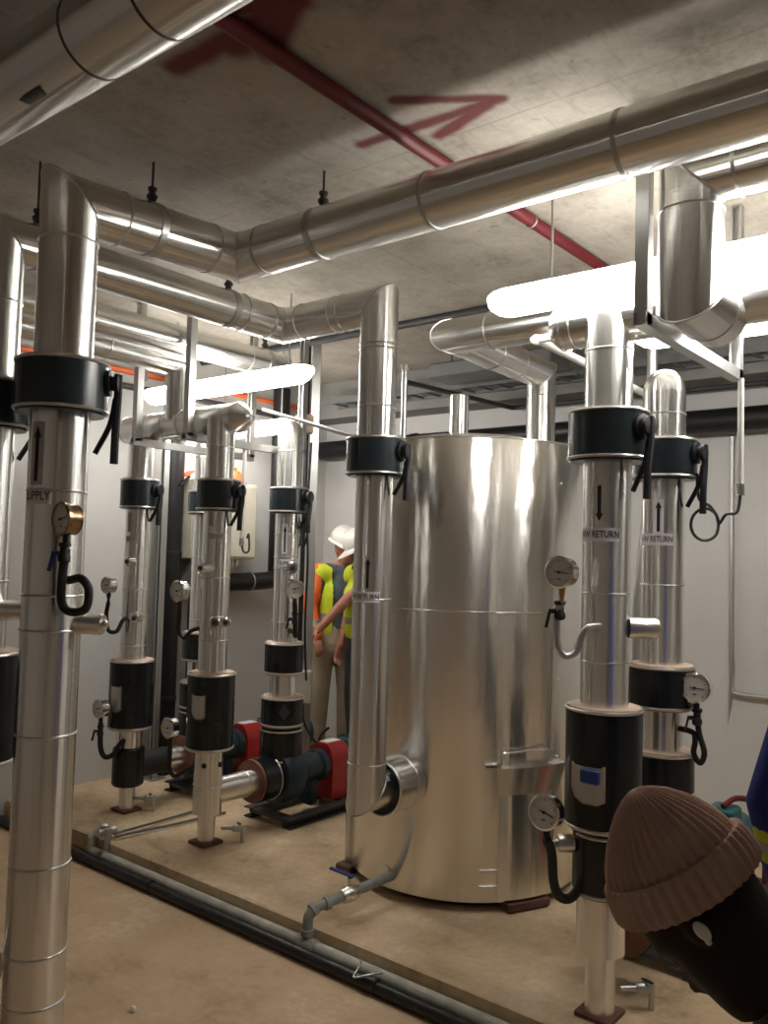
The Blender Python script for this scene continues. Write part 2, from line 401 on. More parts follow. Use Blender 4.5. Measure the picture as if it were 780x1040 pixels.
def jacket(t, x, y, z0, z1, R, r_in, mat='black', name='insulation_jacket', top='endfoam', lever=None):
    """insulation muff round a riser: body, metal rims, end discs"""
    j = MB().lathe((x, y, z0), (0, 0, 1), [(r_in*.98, .012), (R-.012, .004), (R, .012), (R, z1-z0-.012), (R-.012, z1-z0-.004), (r_in*.98, z1-z0-.012)], 48, False).build(name, mat, t)
    MB().torus((x, y, z1-.012), (0, 0, 1), R, .0055, 48, 8).build('rim', 'rim', j)
    MB().torus((x, y, z0+.012), (0, 0, 1), R, .0055, 48, 8).build('rim', 'rim', j)
    MB().lathe((x, y, z1-.010), (0, 0, 1), [(r_in*.97, 0), (R-.006, 0), (R-.008, .008), (r_in*.97, .009)], 40, False).build('end_disc', top, j)
    MB().lathe((x, y, z0), (0, 0, 1), [(r_in*.97, .0), (R-.008, .0), (R-.006, .008), (r_in*.97, .009)], 40, False).build('end_disc', 'endfoam' if top == 'endfoam' else 'black', j)
    if lever is not None:
        ld, Ls, sp = lever
        vw = camdir(x, y); ld = (V((-vw.y, vw.x, 0))*ld[0]+vw*ld[1]).normalized(); sd = V((-ld.y, ld.x, 0)); zc = z1-(z1-z0)*.38
        c = V((x, y, zc))+ld*(R-.008)
        l = MB().lathe(c, ld, [(.036, 0), (.044, .008), (.044, .018), (.024, .022), (.024, .030), (.034, .032), (.034, .046), (.012, .05)], 20).build('lever_handle', 'ink', j)
        h = c+ld*.042
        mb = MB(); mb.hose([h+V((0, 0, .03)), h+sd*.002+V((0, 0, -.05)), h+sd*.012*sp+V((0, 0, -Ls*.6)), h+sd*.015*sp+V((0, 0, -Ls))], .0135, 8)
        mb.hose([h-ld*.006+V((0, 0, -.05)), h-ld*.022+V((0, 0, -Ls*.52)), h-ld*.066+V((0, 0, -Ls*.88))], .0095, 8)
        # both prongs belong to the one squeeze lever
        mb.build('lever_grip', 'ink', j)
    return j
def stub(t, c, d, L, R, mat='foilcap', name='insulated_stub', plug=True):
    c = V(c); d = V(d).normalized()
    s = MB().lathe(c, d, [(R, 0), (R*1.03, L*.3), (R, L*.6), (R*1.02, L*.9), (R*.92, L)], 24).build(name, mat, t)
    if plug: MB().lathe(c+d*L, d, [(R*.5, -.002), (R*.5, .004), (R*.25, .014)], 12).build('plug', 'rim', s)
    return s
def text_mesh(txt, size):
    cu = bpy.data.curves.new('t', 'FONT'); cu.body = txt; cu.size = size; cu.align_x = 'CENTER'; cu.align_y = 'CENTER'
    cu.resolution_u = 3; cu.offset = size*.012
    o = bpy.data.objects.new('t', cu); COL.objects.link(o); bpy.context.view_layer.update()
    me = bpy.data.meshes.new_from_object(o.evaluated_get(bpy.context.evaluated_depsgraph_get()))
    bpy.data.objects.remove(o); bpy.data.curves.remove(cu)
    vs = [v.co.copy() for v in me.vertices]; fs = [tuple(p.vertices) for p in me.polygons]; bpy.data.meshes.remove(me)
    return vs, fs
def flow_label(t, x, y, R, ztxt, a_c, txt, arrow=None, up_=True, mat='paper', half=None, hgt=.034, size=.030, ahalf=None, amat=None, inkm='ink'):
    """sticker with words and, above it, a sticker with a flow arrow"""
    f = camdir(x, y); q = V((-f.y, f.x, 0))
    half = half or 1.0
    p = MB().patch((x, y), ztxt-hgt/2, ztxt+hgt/2, a_c-half, a_c+half, R, .0012, f).build('word_label', mat, t)
    vs, fs = text_mesh(txt, size); mb = MB()
    wid = max(v.x for v in vs)-min(v.x for v in vs); k = min(1, 2*half*R*.94/wid)
    for v in vs:
        a = a_c+v.x*k/R; e = math.cos(a)*f+math.sin(a)*q
        mb.v.append(V((x, y, ztxt+v.y))+e*(R+.0022))
    mb.f = fs; mb.mi = [0]*len(fs); mb.build('lettering', inkm, p)
    if arrow:
        z0, z1 = arrow; ac = a_c+(ahalf[0] if ahalf else 0); ah = ahalf[1] if ahalf else .3
        p2 = MB().patch((x, y), z0, z1, ac-ah, ac+ah, R, .0012, f).build('arrow_label', amat or mat, t)
        mb = MB(); L = z1-z0; w1, w2 = ah*.3, ah*.62
        zz = (lambda s: z0+L*(.06+.88*s)) if up_ else (lambda s: z1-L*(.06+.88*s))
        def pt(a, z): e = math.cos(ac+a)*f+math.sin(ac+a)*q; return V((x, y, z))+e*(R+.0024)
        i = mb.ring([pt(-w1, zz(0)), pt(w1, zz(0)), pt(w1, zz(.8)), pt(-w1, zz(.8)), pt(-w2, zz(.78)), pt(w2, zz(.78)), pt(0, zz(1))])
        mb.face(i[0], i[1], i[2], i[3]); mb.face(i[4], i[5], i[6]); mb.build('arrow_mark', inkm, p2)
def foot(t, x, y, z0, z1, r, plate=.13, mat='brownblock', ang=0):
    MB().cyl((x, y, z0+.016), (x, y, z1), r, 24).build('support_leg', 'clad', t)
    c, s = math.cos(ang), math.sin(ang)
    MB().box((x, y, z0+.009), (plate, plate, .018), (V((c, s, 0)), V((-s, c, 0)), V((0, 0, 1))), bev=.003).build('base_plate', mat, t)
def hanger(t, x, y, z, R, d, rod_top=CZ):
    """split ring clamp with a threaded rod up to the ceiling"""
    d = V(d)
    MB().lathe(V((x, y, z))-d*.014, d, [(R-.001, 0), (R+.004, 0), (R+.004, .028), (R-.001, .028)], 36, False).build('clamp_ring', 'galv', t)
    MB().lathe((x, y, z+R), (0, 0, 1), [(.014, 0), (.014, .02), (.02, .021), (.02, .034), (.012, .035), (.012, .05), (.017, .051), (.017, .062)], 8).build('clamp_nut', 'darkgrey', t)
    MB().cyl((x, y, z+R+.05), (x, y, rod_top), .0045, 8).build('hanger_rod', 'darkgrey', t)
X_, Y_, Z_ = V((1, 0, 0)), V((0, 1, 0)), V((0, 0, 1))

# ------------------------------------------------------------------ big overhead pipe in the near corner
t = thing('insulated_pipe', 'large foil-clad ceiling pipe crossing the near top left corner', 'pipe', (-1.9, 1.09, 2.89), 'overhead insulated pipes')
MB().tube([(-2.72, 1.09, 2.89), (2.4, 1.09, 2.89)], .10, 40).build('pipe_run', 'clad', t)
for x in (-2.5, -1.83, -1.56, -.9, .2): band(t, (x, 1.09, 2.89), X_, .10, .0022, 'darkgrey', flat=True)
MB().box((-2.05, 1.055, 2.795), (.09, .03, .006), bev=.002).build('strap_end', 'darkgrey', t)
t = thing('insulated_pipe', 'foil-clad ceiling pipe cut off by the top left picture corner', 'pipe', (-1.9, .78, 2.84), 'overhead insulated pipes')
MB().tube([(-2.72, .80, 2.93), (2.4, .80, 2.93)], .09, 36).build('pipe_run', 'clad', t)
for x in (-2.6, -1.3): band(t, (x, .80, 2.93), X_, .09, .003, 'darkgrey', flat=True)

# ------------------------------------------------------------------ supply riser, elbow, header across the room
sx, sy, AZ, AY = -2.593, 1.482, 2.825, 2.219; R = .094
t = thing('insulated_pipe', 'near left riser marked SUPPLY, elbowing into the ceiling header that crosses the picture', 'pipe', (sx, sy, 0))
EZ = 2.795
MB().tube([(sx, sy, 0), (sx, sy, EZ), (sx, AY, AZ), (2.45, AY, AZ)], R, 48).build('pipe_run', 'clad', t)
for z in (1.825, 1.487, 1.375, 1.041, .63, .355, .20, 2.66): band(t, (sx, sy, z), Z_, R, .004)
mitre_band(t, (sx, sy, EZ), Z_, Y_, R); mitre_band(t, (sx, AY, AZ), Y_, X_, R)
for y in (1.66, 2.06): band(t, (sx, y, EZ+(y-sy)/(AY-sy)*(AZ-EZ)), Y_, R, .0035)
for x in (-2.42, -1.62, -.96, -.2): band(t, (x, AY, AZ), X_, R, .0035, 'galv', flat=True)
hanger(t, sx, 1.80, AZ-.017, R, Y_); hanger(t, -2.13, AY, AZ, R, X_); hanger(t, .4, AY, AZ, R, X_)
jacket(t, sx, sy, 2.082, 2.262, .147, R, 'slate', 'valve_jacket', 'rim', lever=((.93, .25), .27, -1))
flow_label(t, sx, sy, R, 1.805, -.74, 'SUPPLY', (1.84, 2.045), True, half=.55, ahalf=(-.02, .26), amat='faded', size=.04, hgt=.052)
stub(t, (sx+.065, sy+.045, 1.396), (.77, .5, 0), .10, .034)
# ------------------------------------------------------------------ far left riser feeding the second header, dropping to the tank
fx, fy, BZ, BY, bx = -2.672, 1.349, 2.735, 2.81, -2.335; r = .082
t = thing('insulated_pipe', 'foil-clad pipe coming down left of the tank and into its side, marked HW RETURN', 'pipe', (fx, fy, 0))
ex, ey, BOT = -2.935, 1.417, .638
MB().tube([(ex, ey, 0), (ex, ey, BZ), (ex, BY, BZ), (bx, BY, BZ), (bx, BY, BOT), (bx, 3.09, BOT)], r, 40).build('pipe_run', 'clad', t)
mitre_band(t, (ex, ey, BZ), Z_, Y_, r); mitre_band(t, (ex, BY, BZ), Y_, X_, r); mitre_band(t, (bx, BY, BZ), X_, -Z_, r); mitre_band(t, (bx, BY, BOT), -Z_, Y_, r)
for z in (2.557, 2.537, 2.286, 1.458, .763): band(t, (bx, BY, z), Z_, r, .0035)
for y in (1.63, 2.53, 2.69): band(t, (ex, y, BZ), Y_, r, .0035)
for x in (-2.79, -2.58, -2.53): band(t, (x, BY, BZ), X_, r, .003)
for z in (2.5, 1.52, .9): band(t, (ex, ey, z), Z_, r, .0035)
k = MB().lathe((bx, 2.895, BOT), Y_, [(.115, 0), (.118, .003), (.118, .19)], 44, False).build('tank_collar', 'clad', t)
MB().lathe((bx, 2.897, BOT), Y_, [(r*.9, 0), (.113, .0), (.113, .004), (r*.9, .004)], 44, False).build('end_disc', 'black', k)
for y_ in (2.90, 3.03): MB().torus((bx, y_, BOT), Y_, .118, .004, 44, 8).build('rim', 'rim', k)
hanger(t, ex, 1.55, BZ, r, Y_); hanger(t, ex, 2.46, BZ, r, Y_)
jacket(t, ex, ey, 2.048, 2.226, .125, r, 'slate', 'valve_jacket', 'rim', lever=((.97, .1), .24, -1))
jacket(t, ex, ey, .895, 1.283, .13, r, 'black', 'insulation_jacket')
jacket(t, bx, BY, 1.982, 2.155, .127, r, 'slate', 'valve_jacket', 'rim', lever=((.86, .5), .21, -1))
flow_label(t, bx, BY, r, 1.467, -.52, 'HW RETURN', (1.495, 1.64), True, half=.95, ahalf=(.28, .24), amat='clad', size=.032, hgt=.045)
stub(t, (ex+.06, ey+.04, 1.42), (.77, .5, 0), .10, .034)

# ------------------------------------------------------------------ overhead feeds on the left
r = .08
t = thing('insulated_pipe', 'capped foil-clad ceiling pipe on the left, right below the two crossing headers', 'pipe', (-3.75, 2, 2.79), 'overhead insulated pipes')
MB().tube([(-3.815, .3, 2.80), (-3.815, 3.66, 2.80)], r, 36).build('pipe_run', 'clad', t)
for y in (1.6, 2.3, 3.35): band(t, (-3.815, y, 2.80), Y_, r, .003)
MB().lathe((-3.815, 3.63, 2.80), Y_, [(r+.002, 0), (r+.004, .03), (r-.02, .05)], 30).build('end_cap', 'clad', t)
hanger(t, -3.815, 3.5, 2.80, r, Y_); hanger(t, -3.815, 1.9, 2.80, r, Y_)
t = thing('insulated_pipe', 'capped suction header over the two left risers, fed by a dropping ceiling pipe', 'pipe', (-3.96, 3.0, 2.36))
MB().tube([(-3.97, .3, 2.72), (-3.97, 3.0, 2.72), (-3.97, 3.0, 2.38)], r, 36).build('feed_pipe', 'clad', t)
MB().tube([(-4.47, 3.0, 2.36), (-3.44, 3.0, 2.36)], r, 36).build('pipe_run', 'clad', t)
mitre_band(t, (-3.97, 3.0, 2.72), Y_, -Z_, r)
for y in (1.5, 2.5): band(t, (-3.97, y, 2.72), Y_, r, .003)
for x in (-4.2, -4.05, -3.9, -3.75): band(t, (x, 3.0, 2.36), X_, r, .003)
MB().lathe((-4.45, 3.0, 2.36), -X_, [(r+.003, 0), (r+.003, .02), (r*.8, .05), (r*.3, .07)], 30).build('end_cap', 'clad', t)
MB().lathe((-3.46, 3.0, 2.36), X_, [(r+.003, 0), (r+.003, .02), (.03, .10), (.01, .105)], 30).build('end_cap', 'clad', t)
hanger(t, -3.97, 2.2, 2.72, r, Y_)
t = thing('insulated_pipe', 'thin foil-clad ceiling pipe beside the left wall, leftmost of the overhead runs', 'pipe', (-4.45, 2, 2.86), 'overhead insulated pipes')
MB().tube([(-4.42, .3, 2.90), (-4.42, 3.3, 2.90), (-4.42, 3.3, 2.98)], .06, 30).build('pipe_run', 'clad', t)
for y in (2.0, 2.9): band(t, (-4.42, y, 2.90), Y_, .06, .003)

# ------------------------------------------------------------------ right-hand overhead pipes
r = .083
t = thing('insulated_pipe', 'capped suction header over the front right riser, fed through a fat drop elbow', 'pipe', (-.9, 2.83, 2.51))
MB().tube([(-1.46, 2.83, 2.51), (.9, 2.83, 2.51)], r, 40).build('pipe_run', 'clad', t)
kx, ky, kr = -.887, 2.56, .096
MB().tube([(2.45, ky-.02, 2.83), (kx, ky-.02, 2.83), (kx, ky-.02, 2.452), (kx, 2.80, 2.452)], kr, 44).build('feed_pipe', 'clad', t)
mitre_band(t, (kx, ky-.02, 2.83), -X_, -Z_, kr); mitre_band(t, (kx, ky-.02, 2.452), -Z_, Y_, kr)
band(t, (kx, ky-.02, 2.715), Z_, kr, .004); band(t, (-.74, ky-.02, 2.83), X_, kr, .003, flat=True); band(t, (kx, 2.70, 2.452), Y_, kr, .003)
for x in (-1.40, -1.1, -.2): band(t, (x, 2.83, 2.51), X_, r, .003)
MB().lathe((-1.44, 2.83, 2.51), -X_, [(r+.003, 0), (r+.003, .02), (r*.8, .045), (r*.2, .06)], 32).build('end_cap', 'clad', t)
# pipe from the tank top to the right
fyy, fz, fr = 3.09, 2.63, .08; dx, dy = -2.126, 3.89
t = thing('insulated_pipe', 'foil-clad pipe rising from the tank lid and running off to the right', 'pipe', (dx, dy, 2.2))
MB().tube([(2.45, fyy, fz), (dx, fyy, fz), (dx, dy, fz-.02), (dx, dy, 2.2)], [fr, fr, fr*.95, fr*.92], 36).build('pipe_run', 'clad', t)
mitre_band(t, (dx, fyy, fz), -X_, Y_, fr); mitre_band(t, (dx, dy, fz-.02), Y_, -Z_, fr*.94)
band(t, (-1.93, fyy, fz), X_, fr, .003); band(t, (dx, 3.40, fz-.01), Y_, fr*.97, .003); band(t, (dx, 3.62, fz-.015), Y_, fr*.95, .003); band(t, (dx, dy, 2.49), Z_, fr*.93, .003)
t = thing('insulated_pipe', 'foil-clad ceiling pipe behind the right strip light with a rounded end', 'pipe', (-.3, 4.0, 2.62), 'overhead insulated pipes')
MB().tube([(-.62, 4.15, 2.60), (2.4, 4.15, 2.60)], .10, 36).build('pipe_run', 'clad', t)
MB().lathe((-.60, 4.15, 2.60), -X_, [(.102, 0), (.095, .03), (.07, .06), (.02, .075)], 30).build('end_cap', 'clad', t)
band(t, (-.5, 4.15, 2.60), X_, .1, .003)

# ------------------------------------------------------------------ risers of the pump sets
def plug_port(t, x, y, z, d, L=.05, R=.026):
    d = V(d).normalized(); s = MB().lathe(V((x, y, z)), d, [(R, 0), (R, L), (R*.8, L+.006)], 20).build('test_port', 'chrome', t)
    MB().lathe(V((x, y, z))+d*L, d, [(R*.45, 0), (R*.45, .010), (R*.2, .012)], 10).build('plug', 'darkgrey', s)
def window_plate(j, x, y, z, a, R, w_, h, inner='rim', rim='midgrey', blue=False, diamond=False):
    """cut-out flap in the jacket showing the strainer body"""
    f = camdir(x, y); q = V((-f.y, f.x, 0)); mb = MB(); pts = []
    if diamond: prof = [(0, -h/2), (w_/2, 0), (0, h/2), (-w_/2, 0)]
    else: prof = [(-w_/2, h/2), (-w_/2, -h*.15), (-w_*.36, -h*.38), (-w_*.1, -h/2), (w_*.3, -h/2), (w_/2, -h*.40), (w_/2, h/2)]
    def pt(p, e): aa = a+p[0]/R; return V((x, y, z+p[1]))+(math.cos(aa)*f+math.sin(aa)*q)*(R+e)
    o = mb.ring([pt(p, .003) for p in prof]); i = mb.ring([pt((p[0]*.86, p[1]*.88), .003) for p in prof]); k = mb.ring([pt(p, -.004) for p in prof])
    mb.bridge(o, i); mb.bridge(k, o); mb.build('window_rim', rim, j)
    mb = MB(); cols = []
    for k in range(13):
        sx_ = -.44*w_+.88*w_*k/12; ys = []
        for (xa, ya), (xb, yb) in zip(prof, prof[1:]+prof[:1]):
            xa, ya, xb, yb = xa*.88, ya*.9, xb*.88, yb*.9
            if abs(xb-xa) > 1e-7 and min(xa, xb)-1e-6 <= sx_ <= max(xa, xb)+1e-6: ys.append(ya+(yb-ya)*(sx_-xa)/(xb-xa))
            elif abs(xb-xa) <= 1e-7 and abs(sx_-xa) < 1e-5: ys += [ya, yb]
        if ys: cols.append(mb.ring([pt((sx_, min(ys)), .0015), pt((sx_, max(ys)), .0015)]))
    for c0, c1 in zip(cols, cols[1:]): mb.face(c0[0], c1[0], c1[1], c0[1])
    wp = mb.build('window_plate', inner, j)
    if blue:
        mb = MB(); mb.box(pt((.012, h*.22), .004), (w_*.55, .014, h*.36), (V((-math.sin(a)*f.x+math.cos(a)*q.x, -math.sin(a)*f.y+math.cos(a)*q.y, 0)), math.cos(a)*f+math.sin(a)*q, Z_), bev=.004); mb.build('valve_body', 'bluehandle', j)

def riser(x, y, ztop, r, zfoot, legtop, label, group=None):
    t = thing('insulated_pipe', label, 'pipe', (x, y, PZ), group)
    MB().tube([(x, y, legtop), (x, y, ztop)], r, 40).build('pipe_run', 'clad', t)
    if zfoot is not None: foot(t, x, y, zfoot, legtop+.01, r*.62)
    return t
LEV = ((.82, .57), .21, -1)
# leftmost pump, suction riser
x, y, r = -4.335, 3.01, .076
t = riser(x, y, 2.36, r, PZ, .25, 'leftmost pump riser near the white wall, black strainer jacket above a black elbow', 'pump suction risers')
for z in (2.27, 1.40, 1.24, 1.07): band(t, (x, y, z), Z_, r, .003)
jacket(t, x, y, 1.877, 2.063, .112, r, 'slate', 'valve_jacket', 'rim', lever=LEV)
j = jacket(t, x, y, .581, .990, .128, r)
window_plate(j, x, y, .77, -.75, .128, .085, .15)
MB().cyl((x, y, .25), (x, y, .475), .092, 32, .01).build('elbow_jacket', 'black', t)
MB().tube([(x, y, .355), (x, 3.27, .355)], .075, 28).build('elbow_branch', 'foam', t)
MB().tube([(x, 3.26, .355), (x, 3.40, .355)], .07, 28).build('reducer', 'clad', t)
flow_label(t, x, y, r, 1.70, -.45, 'RETURN', (1.74, 1.86), True, mat='faded', half=.55, ahalf=(-.25, .2), amat='faded', size=.026, inkm='midgrey')
plug_port(t, x+.045, y-.06, 1.565, (.35, -.93, 0)); plug_port(t, x+.075, y-.03, 1.24, (.6, -.8, 0), .06, .034)
# second pump, suction riser
x, y, r = -3.56, 2.97, .076
t = riser(x, y, 2.36, r, PZ, .26, 'riser in front of the beige panel, branching low into a rust-flanged pump', 'pump suction risers')
for z in (2.2, 1.50, 1.17, .41): band(t, (x, y, z), Z_, r, .003)
jacket(t, x, y, 1.854, 2.031, .115, r, 'slate', 'valve_jacket', 'rim', lever=LEV)
j = jacket(t, x, y, .593, 1.002, .125, r)
window_plate(j, x, y, .83, -.55, .125, .085, .13)
MB().tube([(x, y, .36), (x, 3.34, .36)], .07, 32).build('branch_pipe', 'clad', t)
band(t, (x, 3.22, .36), Y_, .07, .003)
flow_label(t, x, y, r, 1.72, -.05, 'RETURN', (1.77, 1.91), True, mat='faded', half=.5, ahalf=(-.4, .2), amat='faded', size=.026, inkm='midgrey')
plug_port(t, x+.03, y-.07, 1.55, (.1, -1, 0), .06, .03); plug_port(t, x+.07, y-.035, 1.27, (.55, -.83, 0), .05, .032); plug_port(t, x+.085, y+.005, 1.27, (.75, -.6, 0), .07, .028)
for a in (-.3, .9):
    e = camdir(x, y)*math.cos(a)+V((-camdir(x, y).y, camdir(x, y).x, 0))*math.sin(a)
    MB().ball(V((x, y, .52))+e*r, .014, seg=10, rings=6).build('clip', 'ink', t)
# right pump, suction riser
x, y, r = -1.262, 2.80, .083
t = riser(x, y, 2.51, r, PZ, .32, 'front right riser with a down arrow and tall black jacket with a blue cut-out', None)
for z in (2.39, 1.536, 1.30): band(t, (x, y, z), Z_, r, .003)
jacket(t, x, y, 1.994, 2.179, .138, r, 'slate', 'valve_jacket', 'rim', lever=((.80, .6), .25, -1))
j = jacket(t, x, y, .735, 1.150, .130, r)
window_plate(j, x, y, .90, -.42, .130, .125, .13, 'beige', 'endfoam', True)
jacket(t, x, y, .510, .728, .100, r, 'black', 'insulation_jacket', 'black')
flow_label(t, x, y, r, 1.738, -.36, 'HW RETURN', (1.775, 1.915), False, half=.92, ahalf=(.05, .26), amat='clad', size=.033, hgt=.046)
stub(t, (x+.075, y+.02, 1.42), (.80, .60, 0), .10, .036); stub(t, (x-.075, y-.07, .675), (-.6, -.55, 0), .055, .03)
MB().cyl((x-.055, y-.075, .70), (x-.06, y-.085, .77), .012, 12).build('drain_nipple', 'rust', t)

# discharge risers (upper pump connections)
def discharge(x, y, r, label, marks):
    t = thing('insulated_pipe', label, 'pipe', (x, y, PZ), 'pump discharge risers')
    MB().tube([(x, y, .45), (x, y, 2.33)], r, 40).build('pipe_run', 'clad', t)
    MB().lathe((x, y, 2.33), Z_, [(r, 0), (r*.97, .025), (r*.85, .055), (r*.6, .08), (r*.25, .092)], 36).build('domed_elbow', 'clad', t)
    for z in (2.24,)+tuple(marks): band(t, (x, y, z), Z_, r, .003)
    return t
x, y, r = -3.575, 3.515, .076
t = discharge(x, y, r, 'pump riser beside the two workers with a white up arrow label and three black jackets', (1.75, 1.55, 1.24, 1.62))
jacket(t, x, y, 1.871, 2.030, .115, r, 'slate', 'valve_jacket', 'rim', lever=LEV)
jacket(t, x, y, .936, 1.126, .112, r); j = jacket(t, x, y, .640, .815, .122, r); jacket(t, x, y, .440, .632, .122, r, top='black')
window_plate(j, x, y, .735, .1, .122, .07, .09, 'darkgrey', 'darkgrey', diamond=True)
flow_label(t, x, y, r, 1.582, -.1, 'SUPPLY', (1.635, 1.81), True, half=.55, ahalf=(-.12, .2), size=.028, hgt=.042)
plug_port(t, x+.07, y-.03, 1.557, (.75, -.66, 0), .08, .036)
x, y, r = -4.345, 3.52, .076
t = discharge(x, y, r, 'foil-clad pump riser standing mostly hidden behind the second suction riser', (1.6, 1.2))
jacket(t, x, y, 1.871, 2.030, .112, r, 'slate', 'valve_jacket', 'rim')
jacket(t, x, y, .936, 1.126, .112, r); jacket(t, x, y, .640, .815, .118, r); jacket(t, x, y, .440, .632, .118, r, top='black')
x, y, r = -1.262, 3.33, .083
t = discharge(x, y, r, 'rear right riser with an up arrow on white and a domed top', (1.56,))
jacket(t, x, y, 1.976, 2.144, .128, r, 'slate', 'valve_jacket', 'rim', lever=((.93, .36), .24, -1))
jacket(t, x, y, 1.075, 1.250, .128, r); jacket(t, x, y, .745, .918, .128, r); jacket(t, x, y, .44, .735, .12, r, top='black')
flow_label(t, x, y, r, 1.738, -.36, 'HW RETURN', (1.76, 1.895), True, half=.84, ahalf=(.15, .24), size=.033, hgt=.046)

# ------------------------------------------------------------------ pumps
def pump(x, y0, ysuc, label, flange=True, cover='red'):
    t = thing('pump', label, 'pump', (x, y0, PZ), 'end-suction pump sets on the plinth')
    mb = MB()
    for s in (-.16, .16):
        mb.channel((x+s, y0-.10, PZ+.03), (x+s, y0+1.05, PZ+.03), .06, .06, .008, (math.copysign(1, s), 0, 0))
    for yy in (y0-.06, y0+.45, y0+1.0): mb.box((x, yy, PZ+.045), (.30, .07, .02))
    mb.build('base_frame', 'darkgrey', t)
    z = .36
    c = MB().lathe((x, y0-.09, z), Y_, [(.09, 0), (.15, .015), (.165, .05), (.165, .12), (.15, .16), (.10, .18)], 32).build('pump_casing', 'pumpblue', t)
    if flange:
        MB().lathe((x, ysuc, z), Y_, [(.07, 0), (.118, .002), (.118, .02), (.07, .022)], 36).build('suction_flange', 'rust', t)
        j = MB().lathe((x, ysuc+.022, z), Y_, [(.07, 0), (.122, .002), (.122, .14), (.07, .142)], 36).build('suction_jacket', 'black', t)
        MB().torus((x, ysuc+.135, z), Y_, .122, .005, 36, 8).build('rim', 'rim', j)
    MB().lathe((x, y0+.08, z), Y_, [(.11, 0), (.115, .03), (.085, .06), (.08, .20), (.095, .21), (.095, .25), (.05, .27)], 28).build('bearing_housing', 'pumpblue', t)
    MB().box((x, y0+.24, PZ+.12), (.10, .06, .16), bev=.01).build('bearing_foot', 'pumpblue', t)
    g = MB(); prof = [(-.095, PZ+.06), (-.095, z+.03), (-.075, z+.09), (-.04, z+.125), (.04, z+.125), (.075, z+.09), (.095, z+.03), (.095, PZ+.06)]
    a = g.ring([(x+p, y0+.345, q) for p, q in prof]); b = g.ring([(x+p, y0+.50, q) for p, q in prof]); g.bridge(a, b); g.face(*reversed(a)); g.face(*b)
    gd = g.build('coupling_guard', 'red', t)
    g = MB(); g.box((x, y0+.42, z+.128), (.07, .12, .004)); g.build('guard_plate', 'paper', gd)
    mt = MB().lathe((x, y0+.51, z), Y_, [(.06, 0), (.125, .01), (.13, .04), (.13, .34), (.115, .36), (.12, .365), (.12, .44), (.09, .46)], 32).build('motor', 'teal', t)
    f = MB()
    for k in range(16):
        a = 2*PI*k/16; e = V((math.cos(a), 0, math.sin(a))); f.box(V((x, y0+.70, z))+e*.135, (.014, .28, .004), (e, Y_, e.cross(Y_)))
    f.build('cooling_fins', 'teal', mt, kind='stuff')
    MB().box((x+.03, y0+.70, z+.155), (.12, .14, .07), bev=.01).build('terminal_box', 'teal', t)
    MB().box((x, y0+.70, PZ+.10), (.22, .2, .10), bev=.01).build('motor_foot', 'teal', t)
    return t
pump(-4.335, 3.52, 3.38, 'dark blue pump with red guard behind the leftmost riser, farther from the workers')
pump(-3.57, 3.515, 3.28, 'dark blue pump with a red coupling guard beside the worker in khaki trousers')
t3 = pump(-1.262, 3.33, 2.95, 'pump with a teal motor at the right, just above the knitted hat')
MB().tube([(-1.262, 2.80, .60), (-1.262, 3.0, .42)], .05, 20).build('suction_pipe', 'black', t3)
hs = MB(); hs.hose([(-1.22, 3.98, .56), (-1.19, 4.06, .585), (-1.14, 4.12, .57), (-1.10, 4.16, .50), (-1.09, 4.17, .40), (-1.09, 4.17, .2)], .013, 10); hs.build('red_hose', 'pipered', t3)
hs = MB(); hs.hose([(-1.22, 4.07, .57), (-1.1, 4.3, .56), (-.9, 4.6, .46), (-.7, 4.9, .42), (-.4, 5.37, .45)], .007, 8); hs.build('power_cable', 'ink', t3)

# ------------------------------------------------------------------ the tank
tx, ty, tr, tz0, tz1 = -2.386, 3.631, .565, .145, 2.19
tf = camdir(tx, ty)
t = thing('buffer_tank', 'tall cylindrical foil-clad water tank standing on the plinth in the middle of the room', 'tank', (tx, ty, PZ))
MB().lathe((tx, ty, tz0), Z_, [(tr-.03, 0), (tr-.004, .0), (tr, .006), (tr, 1.30), (tr, tz1-tz0-.008), (tr-.006, tz1-tz0)], 128).build('shell', 'tank', t)
MB().lathe((tx, ty, tz1-.004), Z_, [(tr-.003, 0), (tr-.02, .006), (.30, .055), (.08, .078), (.0785, .079)], 96).build('lid', 'tank', t)
MB().torus((tx, ty, tz1-.004), Z_, tr-.002, .004, 96, 8).build('lid_rim', 'rim', t)
MB().torus((tx, ty, 1.405), Z_, tr, .0035, 128, 8).build('seam_band', 'chrome', t)
MB().lathe((tx, ty, PZ+.012), Z_, [(tr-.06, 0), (tr-.06, tz0-PZ-.008)], 64).build('base_ring', 'ink', t)
sx2, sy2 = tx-.02, ty-.08
MB().cyl((sx2, sy2, tz1+.03), (sx2, sy2, 2.47), .049, 28, .006).build('vent_stub', 'clad', t)
MB().lathe((sx2, sy2, tz1+.045), Z_, [(.10, 0), (.10, .02), (.05, .03)], 28).build('stub_collar', 'clad', t)
MB().lathe((dx, dy, tz1+.02), Z_, [(.105, 0), (.105, .025), (.075, .035)], 28).build('stub_collar', 'clad', t)
MB().patch((tx, ty), tz0+.01, .735, .285, .80, tr, .008, tf, 20).build('access_panel', 'tank', t)
q = V((-tf.y, tf.x, 0))
def tpt(a, rr, z): e = math.cos(a)*tf+math.sin(a)*q; return V((tx, ty, z))+e*rr
mb = MB(); A = [.285+(.86-.285)*k/14 for k in range(15)]
top, tip, low = [mb.ring([tpt(a, tr+o, z) for a in A]) for o, z in ((.002, .745), (.045, .733), (.006, .60))]
for i in range(14): mb.face(top[i], tip[i], tip[i+1], top[i+1]); mb.face(tip[i], low[i], low[i+1], tip[i+1])
mb.face(top[0], low[0], tip[0]); mb.face(top[-1], tip[-1], low[-1]); mb.build('access_hood', 'tank', t)
